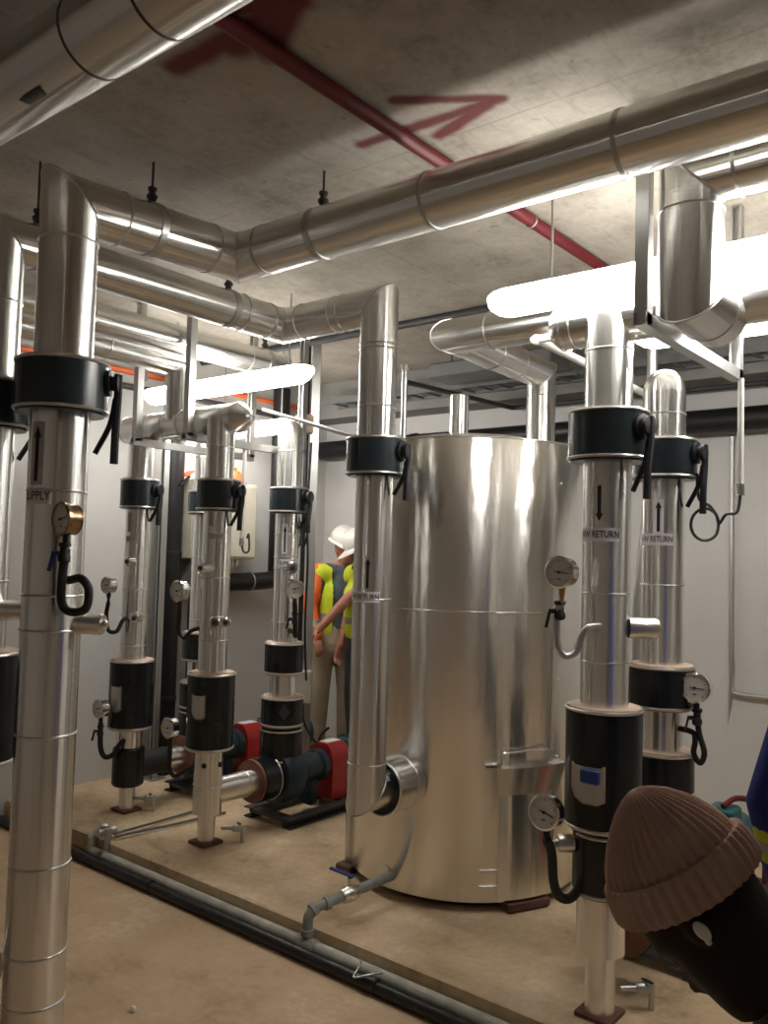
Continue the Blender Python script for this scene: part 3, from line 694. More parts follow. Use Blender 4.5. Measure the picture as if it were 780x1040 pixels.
mb = MB(); mb.hose([tpt(.29, tr+.02, .735), tpt(.29, tr+.022, .79), tpt(.35, tr+.024, .795), tpt(.66, tr+.024, .80), tpt(.74, tr+.022, .795), tpt(.74, tr+.02, .735)], .004, 8); mb.build('lifting_handle', 'chrome', t)
MB().patch((tx, ty), .728, .738, .17, .30, tr, .012, tf, 8).build('latch_strip', 'chrome', t)
MB().patch((tx, ty), .15, 1.40, .765, .80, tr, .004, tf, 3).build('vertical_seam', 'tank', t)
MB().patch((tx, ty), 1.41, 2.17, -1.0, -.965, tr, .003, tf, 3).build('vertical_seam', 'tank', t)
for k, z in enumerate((.35, .75, 1.1, 1.6, 2.0)): MB().ball(tpt(.85, tr+.001, z), .006, seg=8, rings=6).build('rivet', 'rim', t)
for z in (.21, .28): MB().patch((tx, ty), z, z+.004, .14, .285, tr, .004, tf, 5).build('panel_edge', 'rim', t)
mb = MB(); mb.box(tpt(-1.32, tr-.02, PZ+.02), (.09, .16, .04), bev=.004); mb.build('support_block', 'brownblock', t)
e = math.cos(.56)*tf+math.sin(.56)*q
mb = MB(); mb.box(tpt(.56, tr-.035, PZ+.024), (.10, .22, .036), (e, Z_.cross(e), Z_), bev=.004); mb.build('support_block', 'brownblock', t)
mb = MB(); mb.box(tpt(2.6, tr-.03, PZ+.022), (.16, .09, .04), bev=.004); mb.build('support_block', 'brownblock', t)
MB().patch((tx, ty), PZ+.04, .75, -1.36, -1.30, tr, .02, tf, 3).build('side_flange', 'clad', t)
MB().cyl((-2.505, 3.22, tz1-.01), (-2.505, 3.22, 2.56), .014, 12).build('vent_tube', 'clad', t)
MB().lathe((-2.505, 3.22, 2.545), Z_, [(.014, 0), (.021, .004), (.021, .026), (.014, .03)], 12).build('tube_cap', 'rim', t)
# tank drain
t = thing('drain_pipe', 'grey drain pipe with a blue-handled valve from the tank foot over the plinth edge', 'pipe', (-2.45, 2.6, 0))
dpts = [(-2.31, 2.97, .205), (-2.38, 2.76, .19), (-2.438, 2.61, .175)]
MB().hose([(-2.385, 3.09, .205), (-2.39, 2.95, .205), (-2.41, 2.76, .195), (-2.434, 2.65, .184), (-2.452, 2.608, .155), (-2.456, 2.604, .11), (-2.456, 2.604, .03)], .0215, 16, 8).build('pipe_run', 'midgrey', t)
vb = V((-2.404, 2.80, .198)); vd = V((.1, .99, .04)).normalized()
MB().lathe(vb-vd*.045, vd, [(.026, 0), (.03, .006), (.03, .02), (.036, .03), (.036, .06), (.03, .07), (.03, .084), (.026, .09)], 16).build('valve_body', 'foilcap', t)
MB().cyl(vb+V((0, 0, .03)), vb+V((0, 0, .065)), .010, 10).build('valve_stem', 'chrome', t)
hb = MB(); hb.bar(vb+V((.015, .01, .07)), vb+V((-.105, -.01, .085)), .022, .008, (0, 1, 0), .002); hb.build('valve_lever', 'bluehandle', t)
for p, d in (((-2.423, 2.683, .188), (.3, .94, .1)), ((-2.456, 2.604, .085), (0, 0, 1)), ((-2.446, 2.625, .174), (.2, .9, .4))):
    d = V(d).normalized(); MB().lathe(V(p)-d*.014, d, [(.023, 0), (.028, .003), (.028, .025), (.023, .028)], 16).build('coupling', 'midgrey', t)
MB().lathe(tpt(-.66, tr-.01, .205), tpt(-.66, 1, 0)-V((tx, ty, 0)), [(.04, 0), (.04, .014), (.024, .016)], 20).build('tank_flange', 'clad', t)
# floor drain pipes
t = thing('drain_pipe', 'long grey pipe lying on the floor against the plinth edge', 'pipe', (-2.5, 2.585, 0), 'pipes along the plinth edge')
MB().tube([(-4.05, 2.604, .034), (-.2, 2.604, .034)], .027, 20).build('pipe_run', 'floorpipe', t)
MB().tube([(-4.05, 2.604, .034), (-4.05, 2.604, .10), (-4.05, 2.65, .135)], .024, 16).build('end_elbow', 'floorpipe', t)
MB().lathe((-2.51, 2.604, .034), X_, [(.027, 0), (.033, .002), (.033, .10), (.027, .102)], 18).build('tee', 'floorpipe', t)
t = thing('drain_pipe', 'long black pipe lying on the floor in front of the grey one', 'pipe', (-2.5, 2.52, 0), 'pipes along the plinth edge')
MB().tube([(-5.0, 2.541, .026), (.4, 2.541, .026)], .025, 24).build('pipe_run', 'blackpipe', t)
for x in (-3.5, -2.1): MB().lathe((x, 2.541, .029), X_, [(.024, 0), (.029, .002), (.029, .07), (.024, .072)], 20).build('coupling', 'blackpipe', t)
mb = MB(); mb.hose([(-2.16, 2.60, .066), (-2.14, 2.57, .075), (-2.12, 2.535, .072), (-2.11, 2.50, .055), (-2.05, 2.535, .072), (-2.03, 2.57, .072)], .004, 6); mb.build('wire_tie', 'galv', t)
t = thing('drain_fittings', 'cluster of galvanised drain fittings on the plinth edge at the left', 'fitting', (-3.99, 2.66, PZ))
mb = MB().cyl((-3.98, 2.63, .11), (-3.98, 2.63, .155), .026, 14); mb.cyl((-3.98, 2.60, .14), (-3.98, 2.70, .14), .02, 14); mb.build('tee', 'galv', t)
mb = MB().cyl((-3.94, 2.63, .02), (-3.94, 2.63, .17), .018, 14); mb.cyl((-3.94, 2.60, .03), (-3.94, 2.60, .06), .022, 12); mb.build('riser_pipe', 'galv', t)
MB().lathe((-3.99, 2.64, .155), Z_, [(.014, 0), (.026, .01), (.026, .022), (.012, .03)], 10).build('cap', 'galv', t)
for nm, a, b, lab in (('a', (-3.965, 2.68, .125), (-4.02, 3.38, .112), 'thin drain line on the plinth, farther left one of the pair'), ('b', (-3.935, 2.67, .121), (-3.86, 3.36, .112), 'thin drain line on the plinth, nearer the second riser')):
    single(MB().hose([a, (V(a)*.5+V(b)*.5)+V((0, 0, -.003)), b], .007, 10), 'drain_line', 'traygrey', lab, 'pipe', 'thin drain lines on the plinth')
# small drain cocks near the pump feet
def cocks(x, y, label):
    t = thing('drain_cock', label, 'valve', (x, y, PZ), 'small drain cocks by the pump feet')
    MB().tube([(x-.05, y-.03, PZ+.075), (x+.03, y+.05, PZ+.075)], .010, 10).build('nipple', 'galv', t)
    MB().lathe((x-.01, y+.01, PZ+.075), V((.7, .7, 0)), [(.014, 0), (.02, .008), (.02, .04), (.014, .048)], 10).build('valve_body', 'galv', t)
    MB().bar((x, y+.04, PZ+.10), (x+.045, y+.02, PZ+.105), .012, .004).build('valve_lever', 'ink', t)
    MB().cyl((x+.03, y+.05, PZ), (x+.03, y+.05, PZ+.085), .010, 10).build('down_pipe', 'galv', t)
cocks(-4.24, 3.06, 'small brass drain cock beside the foot of the leftmost riser'); cocks(-3.46, 3.06, 'small brass drain cock right of the second riser foot'); cocks(-1.17, 2.90, 'small drain cock behind the foot of the front right riser')

# ------------------------------------------------------------------ gauges
def gauge(c, R, face, stem, hose, hr, hmat, label, case='chrome', cock=None, stemmat='ink', needle=.2, cockmat='ink'):
    c = V(c); f = V(face).normalized(); u, v = frame(f); v = V((0, 0, 1)) - f*f.z; v.normalize(); u = v.cross(f)
    t = thing('pressure_gauge', label, 'gauge', c, 'round pressure gauges on siphon tubes')
    MB().lathe(c-f*.045, f, [(R*.7, 0), (R*.92, .004), (R*.92, .036), (R, .038), (R*1.02, .048), (R*.9, .052), (R*.88, .047)], 36, False).build('case', case, t)
    MB().lathe(c-f*.046, f, [(R*.92, 0), (R*.92, .002)], 24).build('case_back', case, t)
    d = MB().lathe(c, f, [(R*.9, 0), (R*.9, .0015)], 32).build('dial', 'dial', t)
    mk = MB()
    for k in range(21):
        a = math.radians(225-270*k/20); e = math.cos(a)*u+math.sin(a)*v; L = .16 if k % 5 == 0 else .09
        mk.box(c+f*.0022+e*R*(.80-L/2), (R*L, R*.025 if k % 5 else R*.04, .001), (e, f.cross(e), f))
    mk.box(c+f*.0022-v*R*.42, (R*.26, R*.07, .001), (u, v, f))
    mk.build('scale_marks', 'ink', d)
    nd = MB(); a = needle; e = math.cos(a)*u+math.sin(a)*v
    nd.box(c+f*.004+e*R*.18, (R*.95, R*.055, .0015), (e, f.cross(e), f)); nd.cyl(c+f*.002, c+f*.006, R*.09, 12); nd.build('needle', 'ink', d)
    b = c-f*.02-Z_*R*.9
    MB().lathe(b, -Z_, [(.009, 0), (.012, .004), (.012, .028), (.008, .03), (.008, stem)], 12).build('stem', stemmat, t)
    MB().hose([b-Z_*stem*.9]+[V(h) for h in hose], hr, 12, 8).build('siphon_tube', hmat, t)
    if cock:
        k = V(cock); cb = MB().lathe(k-Z_*.03, Z_, [(.012, 0), (.019, .006), (.019, .022), (.014, .028), (.014, .05), (.019, .052), (.019, .064)], 12).build('cock', cockmat, t)
        mb = MB(); mb.cyl(k, k-rt*.03, .008, 8); mb.bar(k-rt*.032+Z_*.008, k-rt*.046-Z_*.055, .013, .006, None, .001); mb.build('cock_lever', 'bluehandle' if cockmat == 'foam' else 'ink', cb)
    return t
FD = (0, -1, 0)
gauge((-2.425, 1.405, 1.731), .053, FD, .05, [(-2.440, 1.425, 1.55), (-2.437, 1.425, 1.475), (-2.415, 1.44, 1.445), (-2.375, 1.47, 1.455), (-2.37, 1.475, 1.515), (-2.40, 1.465, 1.548), (-2.465, 1.465, 1.54), (-2.50, 1.47, 1.54)], .0135, 'foam', 'bronze-cased pressure gauge on a looped black hose in front of the SUPPLY riser', 'bronzecase', (-2.425, 1.42, 1.625), cockmat='foam')
gauge((-4.32, 2.80, 1.427), .05, FD, .06, [(-4.335, 2.82, 1.25), (-4.34, 2.84, 1.165), (-4.30, 2.87, 1.16), (-4.29, 2.90, 1.22), (-4.30, 2.95, 1.24)], .012, 'foam', 'pressure gauge on a black hose at mid height of the leftmost suction riser')
gauge((-4.36, 2.81, .714), .055, FD, .04, [(-4.375, 2.84, .60), (-4.38, 2.85, .48), (-4.36, 2.87, .43), (-4.31, 2.89, .45), (-4.29, 2.91, .50), (-4.30, 2.95, .52), (-4.33, 2.99, .52)], .015, 'foam', 'pressure gauge low on the leftmost suction riser, below its black jacket', cock=(-4.375, 2.84, .58))
gauge((-3.74, 2.86, 1.42), .058, FD, .03, [(-3.75, 2.89, 1.28), (-3.75, 2.89, 1.20), (-3.71, 2.90, 1.17), (-3.67, 2.91, 1.21), (-3.60, 2.94, 1.235)], .011, 'foam', 'pressure gauge hanging left of the second suction riser at mid height')
gauge((-3.79, 2.87, .681), .055, FD, .04, [(-3.80, 2.90, .55), (-3.80, 2.90, .46), (-3.77, 2.92, .42), (-3.70, 2.94, .46), (-3.62, 2.95, .50)], .013, 'foam', 'pressure gauge low between the two left suction risers, before the rust flange')
gauge((-3.375, 3.385, 1.442), .053, (.55, -.83, 0), .03, [(-3.40, 3.42, 1.30), (-3.405, 3.43, 1.20), (-3.43, 3.46, 1.17), (-3.47, 3.48, 1.19), (-3.54, 3.49, 1.2)], .014, 'foam', 'round pressure gauge facing the room on the riser beside the two workers', cock=(-3.40, 3.42, 1.27))
gauge((-1.327, 2.575, 1.606), .054, (-.05, -1, 0), .05, [(-1.345, 2.60, 1.44), (-1.343, 2.605, 1.36), (-1.322, 2.62, 1.325), (-1.295, 2.645, 1.34), (-1.282, 2.66, 1.395), (-1.262, 2.68, 1.425), (-1.24, 2.74, 1.425)], .0115, 'galv', 'pressure gauge with a brass stem and steel siphon left of the front right riser', stemmat='brass', cock=(-1.335, 2.60, 1.475), needle=-.12)
gauge((-1.11, 3.27, 1.176), .058, (.0, -1, 0), .05, [(-1.11, 3.30, 1.06), (-1.105, 3.31, 1.0), (-1.085, 3.31, .93), (-1.10, 3.31, .89), (-1.125, 3.31, .92), (-1.12, 3.31, .97), (-1.13, 3.31, 1.0), (-1.20, 3.33, 1.005)], .011, 'foam', 'pressure gauge beside the rear right riser between its black jackets', cock=(-1.11, 3.30, 1.06), needle=-.05)
gauge((-1.372, 2.585, .803), .058, (-.02, -1, .12), .04, [(-1.365, 2.63, .66), (-1.362, 2.64, .57), (-1.352, 2.66, .515), (-1.325, 2.69, .505), (-1.30, 2.715, .545), (-1.295, 2.73, .60), (-1.29, 2.76, .63)], .0165, 'foam', 'lowest pressure gauge in front of the tank on a thick black hose', cock=None, needle=-.25)

# ------------------------------------------------------------------ hanging strut frames
def strut(name, a_list, label, extra=None):
    t = thing(name, label, 'bracket', a_list[0][1][0], 'hanging steel strut frames')
    for nm, (a, b, od) in a_list: MB().channel(a, b, .041, .041, .005, od).build(nm, 'galv', t)
    return t
t = strut('trapeze_support', [('upright', ((-1.005, 2.47, 2.37), (-1.005, 2.47, CZ), (0, 1, 0))), ('cross_member', ((-1.005, 2.44, 2.385), (-1.005, 3.42, 2.385), (0, 0, 1))), ('upright', ((-1.005, 3.40, 2.37), (-1.005, 3.40, CZ), (0, -1, 0)))], 'galvanised strut frame hanging from the ceiling at the right beside the fat drop elbow')
MB().box((-.955, 2.50, 2.46), (.004, .05, .11), bev=.0015).build('angle_plate', 'galv', t)
t = strut('trapeze_support', [('upright', ((-4.17, 2.86, 2.26), (-4.17, 2.86, CZ), (0, 1, 0))), ('cross_member', ((-4.17, 2.83, 2.256), (-4.17, 3.75, 2.256), (0, 0, 1))), ('upright', ((-4.17, 3.73, 2.26), (-4.17, 3.73, CZ), (0, -1, 0)))], 'galvanised strut frame under the left suction header, nearest the left wall')
t = strut('trapeze_support', [('upright', ((-3.70, 2.86, 2.26), (-3.70, 2.86, CZ), (0, 1, 0))), ('cross_member', ((-3.70, 2.83, 2.256), (-3.70, 3.75, 2.256), (0, 0, 1))), ('upright', ((-3.70, 3.73, 2.26), (-3.70, 3.73, CZ), (0, -1, 0)))], 'galvanised strut frame under the left suction header, in front of the glowing lamp')

# ------------------------------------------------------------------ red ceiling pipe and other services
t = thing('sprinkler_pipe', 'red painted pipe running along the concrete ceiling', 'pipe', (-1.70, 2, 3.02))
MB().tube([(-1.70, -2.3, 3.030), (-1.70, 5.3, 3.030)], .025, 20).build('pipe_run', 'pipered', t)
for y in (.6, 3.0, 4.6): MB().torus((-1.70, y, 3.030), Y_, .026, .004, 20, 6).build('clip', 'galv', t)
single(MB().tube([(-5.0, 3.97, 3.035), (.5, 3.97, 3.035)], .024, 12), 'conduit', 'darkgrey', 'dark conduit crossing the ceiling behind the headers', 'conduit')
t = thing('service_pipe', 'thick black pipe high along the back wall behind the tank', 'pipe', (-2, 5.28, 2.5))
MB().tube([(-5.0, 5.26, 2.52), (2.5, 5.26, 2.52)], .075, 28).build('pipe_run', 'blackpipe', t)
for x in (-4.0, -2.6, -1.2, .2): MB().lathe((x, 5.26, 2.52), X_, [(.075, 0), (.083, .002), (.083, .05), (.075, .052)], 28).build('joint', 'blackpipe', t)
t = thing('conduit', 'thin steel conduit down the back wall at the right with a bend to the right', 'conduit', (-1.6, 5.35, .87))
MB().hose([(-1.60, 5.35, 2.43), (-1.60, 5.35, 1.8), (-1.595, 5.35, .95), (-1.59, 5.35, .89), (-1.54, 5.35, .868), (-1.2, 5.35, .868), (.8, 5.35, .868)], .014, 12).build('pipe_run', 'galv', t)
for x in (-.9, .2): MB().box((x, 5.365, .868), (.03, .02, .05)).build('clip', 'galv', t)
t = thing('service_pipe', 'thin grey upright pipe seen in the gap between the two right risers', 'pipe', (-1.75, 3.75, 1))
MB().tube([(-1.52, 3.72, .12), (-1.52, 3.72, 1.45), (-1.50, 3.80, 2.05), (-1.5, 3.8, 3.05)], .024, 16).build('pipe_run', 'galv', t)
t = thing('service_pipe', 'white plastic pipe with an elbow under the right suction header', 'pipe', (-1.66, 2.98, 2.53))
MB().tube([(-1.50, 2.99, 2.535), (-1.66, 2.99, 2.53), (-1.60, 3.32, 2.49), (-1.60, 4.4, 2.45)], .017, 14).build('pipe_run', 'white', t)
MB().ball((-1.66, 2.99, 2.53), .022, seg=14, rings=10).build('elbow', 'white', t)
def drop(x, y, z0, z1, wire, label, extra=None):
    t = thing('conduit_drop', label, 'conduit', (x, y, z0), 'white conduit drops with a coiled sensor wire')
    MB().cyl((x, y, z0), (x, y, z1), .012, 12).build('tube', 'white', t)
    MB().cyl((x, y, z0-.015), (x, y, z0+.03), .016, 12).build('gland', 'rim', t)
    MB().hose(wire, .006, 8, 8).build('wire', 'darkgrey', t)
    return t
c = V((-1.10, 3.34, 1.80)); loop = [c+rt*.055*math.cos(a)+Z_*.062*math.sin(a) for a in [PI*.02+2*PI*k/10 for k in range(10)]]
drop(-.985, 3.395, 1.93, 2.37, [(-.985, 3.395, 1.92), (-.99, 3.39, 1.865), (-1.0, 3.385, 1.845), (-1.03, 3.37, 1.84)]+loop+[c+rt*.05+Z_*.02, c+rt*.02+Z_*.07+V((0,0,0)), (-1.12, 3.33, 1.90), (-1.13, 3.33, 2.0)], 'white conduit drop at the right ending in a curled black wire')
drop(-3.70, 3.27, 1.69, 2.26, [(-3.70, 3.27, 1.68), (-3.69, 3.28, 1.64), (-3.66, 3.29, 1.65), (-3.665, 3.29, 1.74), (-3.68, 3.29, 1.72)], 'white conduit drop in front of the beige wall panel')
t = thing('conduit', 'slanting thin grey conduit from the left lamps to the pipe beside the tank', 'conduit', (-3, 3.0, 2.3))
MB().tube([(-3.42, 3.14, 2.42), (-2.50, 2.93, 2.17)], .010, 10).build('pipe_run', 'galv', t)
t = thing('conduit', 'thin dark conduit under the ceiling above the tank, bent right at the back', 'conduit', (-3.1, 4.7, 2.75))
MB().tube([(-3.216, 4.122, 2.73), (-3.116, 5.28, 2.73), (-2.0, 5.28, 2.73), (2.3, 5.28, 2.73)], .016, 10).build('pipe_run', 'darkgrey', t)
# cable tray near the back wall
t = thing('cable_tray', 'grey ladder cable tray below the ceiling at the back', 'tray', (-3.2, 5.0, 2.82))
mb = MB()
for s in (-.10, .10): mb.bar((-4.6, 4.95+s, 2.84), (2.4, 4.95+s, 2.84), .012, .05, (0, 1, 0))
mb.build('side_rail', 'traygrey', t)
for k in range(46): MB().bar((-4.5+.15*k, 4.85, 2.825), (-4.5+.15*k, 5.05, 2.825), .02, .012, (1, 0, 0)).build('rung', 'traygrey', t)
for x in (-3.9, -2.4, -.9, .6): MB().cyl((x, 4.84, 2.80), (x, 4.84, CZ), .005, 8).build('hanger_rod', 'traygrey', t)
t = thing('air_duct', 'flat grey duct below the ceiling over the back of the tank', 'duct', (-2.85, 4.62, 2.82))
MB().box((-2.85, 4.62, 2.87), (.9, .26, .10), bev=.01).build('duct_run', 'traygrey', t)
for x in (-3.2, -2.5): MB().cyl((x, 4.62, 2.90), (x, 4.62, CZ), .006, 8).build('hanger_rod', 'traygrey', t)
# left wall services
t = thing('conduit', 'orange conduit high on the left wall', 'conduit', (-4.97, 3, 2.84))
MB().tube([(-4.97, .5, 2.845), (-4.97, 5.1, 2.845)], .020, 12).build('pipe_run', 'orange', t)
MB().cyl((-4.97, 3.45, 2.83), (-4.97, 3.45, CZ), .005, 8).build('hanger_rod', 'galv', t)
MB().box((-4.97, 3.45, 2.83), (.04, .03, .05)).build('clip', 'rim', t)
single(MB().tube([(-4.98, .5, 2.745), (-4.98, 5.1, 2.745)], .022, 12), 'conduit', 'darkgrey', 'dark conduit on the left wall just below the orange one', 'conduit')
t = thing('service_pipe', 'thick black insulated pipe standing against the left wall between two risers', 'pipe', (-4.88, 3.68, PZ), 'black insulated wall pipes')
MB().tube([(-4.88, 3.66, PZ), (-4.88, 3.66, 2.9)], .075, 28).build('pipe_run', 'blackpipe', t)
for z in (.6, 1.6, 2.4): MB().lathe((-4.88, 3.66, z), Z_, [(.075, 0), (.08, .002), (.08, .03), (.075, .032)], 28).build('joint', 'foam', t)
t = thing('service_pipe', 'black insulated pipe stepping under the wall panel and up on its right', 'pipe', (-4.88, 4.2, PZ), 'black insulated wall pipes')
MB().hose([(-4.86, 3.90, PZ), (-4.86, 3.90, .8), (-4.86, 3.90, 1.25), (-4.87, 3.93, 1.37), (-4.88, 4.03, 1.40), (-4.88, 4.3, 1.41), (-4.88, 4.58, 1.42), (-4.89, 4.68, 1.45), (-4.90, 4.70, 1.56), (-4.9, 4.70, 2.2), (-4.9, 4.70, 2.95)], .068, 24, 8).build('pipe_run', 'blackpipe', t)
MB().torus((-4.88, 4.40, 1.413), Y_, .069, .006, 24, 8).build('clip', 'galv', t)
MB().box((-4.80, 3.92, 1.17), (.012, .045, .13), bev=.002).build('yellow_tag', 'hivisyellow', t)
t = thing('strut_post', 'grey galvanised strut standing beside the thick black wall pipe', 'post', (-4.75, 3.55, PZ))
MB().channel((-4.80, 3.53, PZ), (-4.80, 3.53, 2.9), .041, .041, .005, (0, -1, 0)).build('channel', 'galv', t)
MB().box((-4.80, 3.53, PZ+.005), (.12, .12, .01)).build('base_plate', 'galv', t)
px_, py_ = -3.915, 4.07
t = thing('strut_post', 'tall strut post behind the rear left riser carrying a beige switch box', 'post', (px_, py_, PZ))
MB().channel((px_, py_, PZ), (px_, py_, CZ), .055, .041, .004, (-.6, .8, 0)).build('channel', 'galv', t)
MB().cyl((px_-.035, py_-.045, PZ), (px_-.035, py_-.045, CZ), .016, 12).build('cable_pipe', 'blackpipe', t)
MB().box((px_, py_, PZ+.005), (.14, .14, .01)).build('base_plate', 'galv', t)
t = thing('switch_box', 'small beige isolator box with a looped cable on the strut post', 'box', (px_+.04, py_-.07, .75))
MB().box((px_+.035, py_-.065, .775), (.10, .07, .21), (V((.8, .6, 0)), V((-.6, .8, 0)), Z_), bev=.006).build('box', 'beige', t)
MB().hose([(px_+.03, py_-.065, .67), (px_+.04, py_-.06, .55), (px_+.09, py_-.04, .46), (px_+.13, py_-.02, .42), (px_+.14, py_+.0, .47), (px_+.18, py_+.03, .52)], .008, 8).build('cable', 'ink', t)
t = thing('cable_bundle', 'thin black cable hanging beside the rear left riser', 'cable', (-3.47, 3.56, 1))
MB().hose([(-3.49, 3.60, 2.3), (-3.485, 3.58, 1.95), (-3.47, 3.57, 1.75), (-3.50, 3.56, 1.68), (-3.51, 3.55, 1.78), (-3.485, 3.57, 1.85), (-3.47, 3.58, 1.6), (-3.475, 3.58, 1.2), (-3.47, 3.60, .9)], .007, 8).build('cable', 'ink', t)
# panel
t = thing('electrical_panel', 'beige electrical enclosure on the left wall under an orange helmet', 'cabinet', (-4.87, 4.03, 1.58))
MB().box((-4.87, 4.03, 1.86), (.26, .60, .56), bev=.008).build('enclosure', 'beige', t)
d = MB().box((-4.735, 4.03, 1.86), (.012, .56, .52), bev=.003).build('door', 'beige', t)
for z in (1.72, 2.0): MB().box((-4.725, 3.80, z), (.014, .03, .06), bev=.003).build('latch', 'darkgrey', d)
MB().box((-4.727, 3.765, 1.68), (.006, .03, .05)).build('vent', 'ink', t)
for k in range(4): MB().cyl((-4.80, 4.05+.05*k, 1.53), (-4.80, 4.05+.05*k, 1.59), .016, 12).build('cable_gland', 'rim', t)
mb = MB(); i = mb.ring([(-5.02, 3.76, 1.58), (-4.76, 3.76, 1.58), (-5.02, 3.76, 1.34), (-5.02, 3.79, 1.58), (-4.76, 3.79, 1.58), (-5.02, 3.79, 1.34)])
for f in ((0, 2, 1), (3, 4, 5), (0, 1, 4, 3), (1, 2, 5, 4), (0, 3, 5, 2)): mb.face(*[i[k] for k in f])
mb.build('wall_bracket', 'galv', t)
t = thing('safety_helmet', 'orange safety helmet lying on top of the electrical enclosure', 'helmet', (-4.86, 4.14, 2.14))
MB().lathe((-4.86, 4.14, 2.143), Z_, [(.14, 0), (.142, .008), (.115, .014), (.11, .05), (.09, .085), (.05, .108), (.015, .114)], 28).build('shell', 'orange', t)
MB().box((-4.86, 4.14, 2.252), (.20, .02, .014), bev=.004).build('crest', 'orange', t)
t = thing('orange_tape', 'orange warning flag draped over the left end of the electrical enclosure', 'flag', (-4.80, 3.78, 2.14))
mb = MB(); g = []
for k in range(9):
    s = k/8; g.append(mb.ring([(-4.86+.10*j, 3.70+.20*s, 2.145+.055*math.sin(s*2.6)+.010*math.sin(5*s+j)+(.006 if e else 0)) for j in (0, .5, 1) for e in (0, 1)]))
for a, b in zip(g, g[1:]):
    mb.face(a[0], a[2], b[2], b[0]); mb.face(a[2], a[4], b[4], b[2]); mb.face(a[1], b[1], b[3], a[3]); mb.face(a[3], b[3], b[5], a[5]); mb.face(a[0], b[0], b[1], a[1]); mb.face(a[4], a[5], b[5], b[4])
mb.face(*[g[0][k] for k in (0, 1, 3, 5, 4, 2)]); mb.face(*[g[-1][k] for k in (2, 4, 5, 3, 1, 0)])
mb.build('cloth', 'orange', t)
MB().bar((-4.80, 3.66, 2.09), (-4.80, 3.74, 2.16), .016, .016).build('stick', 'ink', t)
# odds and ends
t = thing('pipe_flange', 'grey pipe flange cut off at the lower left picture edge', 'flange', (-2.76, 1.33, .27))
fd = V((.9, -.43, 0)); MB().lathe((-2.86, 1.38, .30), fd, [(.07, .07), (.07, .14), (.115, .142), (.115, .17), (.07, .172)], 28, False).build('flange', 'galv', t)
MB().lathe((-2.86, 1.38, .30), fd, [(.055, .07), (.055, .165)], 24).build('bore', 'galv', t)
sp_ = MB(); sp_.ball((-2.60, 1.87, .012), .011, 1.2, .8, 1, 10, 6); single(sp_, 'pebble', 'white', 'tiny white chip lying on the brown floor', 'chip')
single(MB().hose([(-.92, 2.95, .112), (-.84, 3.02, .114), (-.78, 3.03, .112)], .008, 8), 'offcut', 'plinth', 'small mortar crumb ridge on the plinth at the lower right', 'offcut')
single(MB().bar((-.66, 2.72, PZ+.006), (-.52, 3.05, PZ+.006), .02, .012, (1, 0, 0), .002), 'offcut', 'galv', 'grey strip offcut on the plinth under the bent man', 'offcut')

# ------------------------------------------------------------------ people
def fuse(mb, name, mats, parent, voxel, smooth_it=4, colour=None):
    """one continuous closed surface from overlapping limbs"""
    loc = V((0, 0, 0)); p = parent
    while p is not None: loc = loc+p.location; p = p.parent
    me = bpy.data.meshes.new(name); me.from_pydata([tuple(v-loc) for v in mb.v], [], mb.f); me.update()
    o = bpy.data.objects.new(name, me); COL.objects.link(o)
    md = o.modifiers.new('r', 'REMESH'); md.mode = 'VOXEL'; md.voxel_size = voxel; md.use_smooth_shade = True
    ms = o.modifiers.new('s', 'SMOOTH'); ms.iterations = smooth_it; ms.factor = .5
    bpy.context.view_layer.update()
    nm = bpy.data.meshes.new_from_object(o.evaluated_get(bpy.context.evaluated_depsgraph_get()))
    o.modifiers.clear(); o.data = nm; bpy.data.meshes.remove(me); nm.name = name
    nm.materials.clear()
    for k in mats: nm.materials.append(M[k])
    if colour:
        for pl in nm.polygons: pl.material_index = colour(pl.center+loc)
    nm.polygons.foreach_set('use_smooth', [True]*len(nm.polygons))
    o.parent = parent
    return o
HE = {}
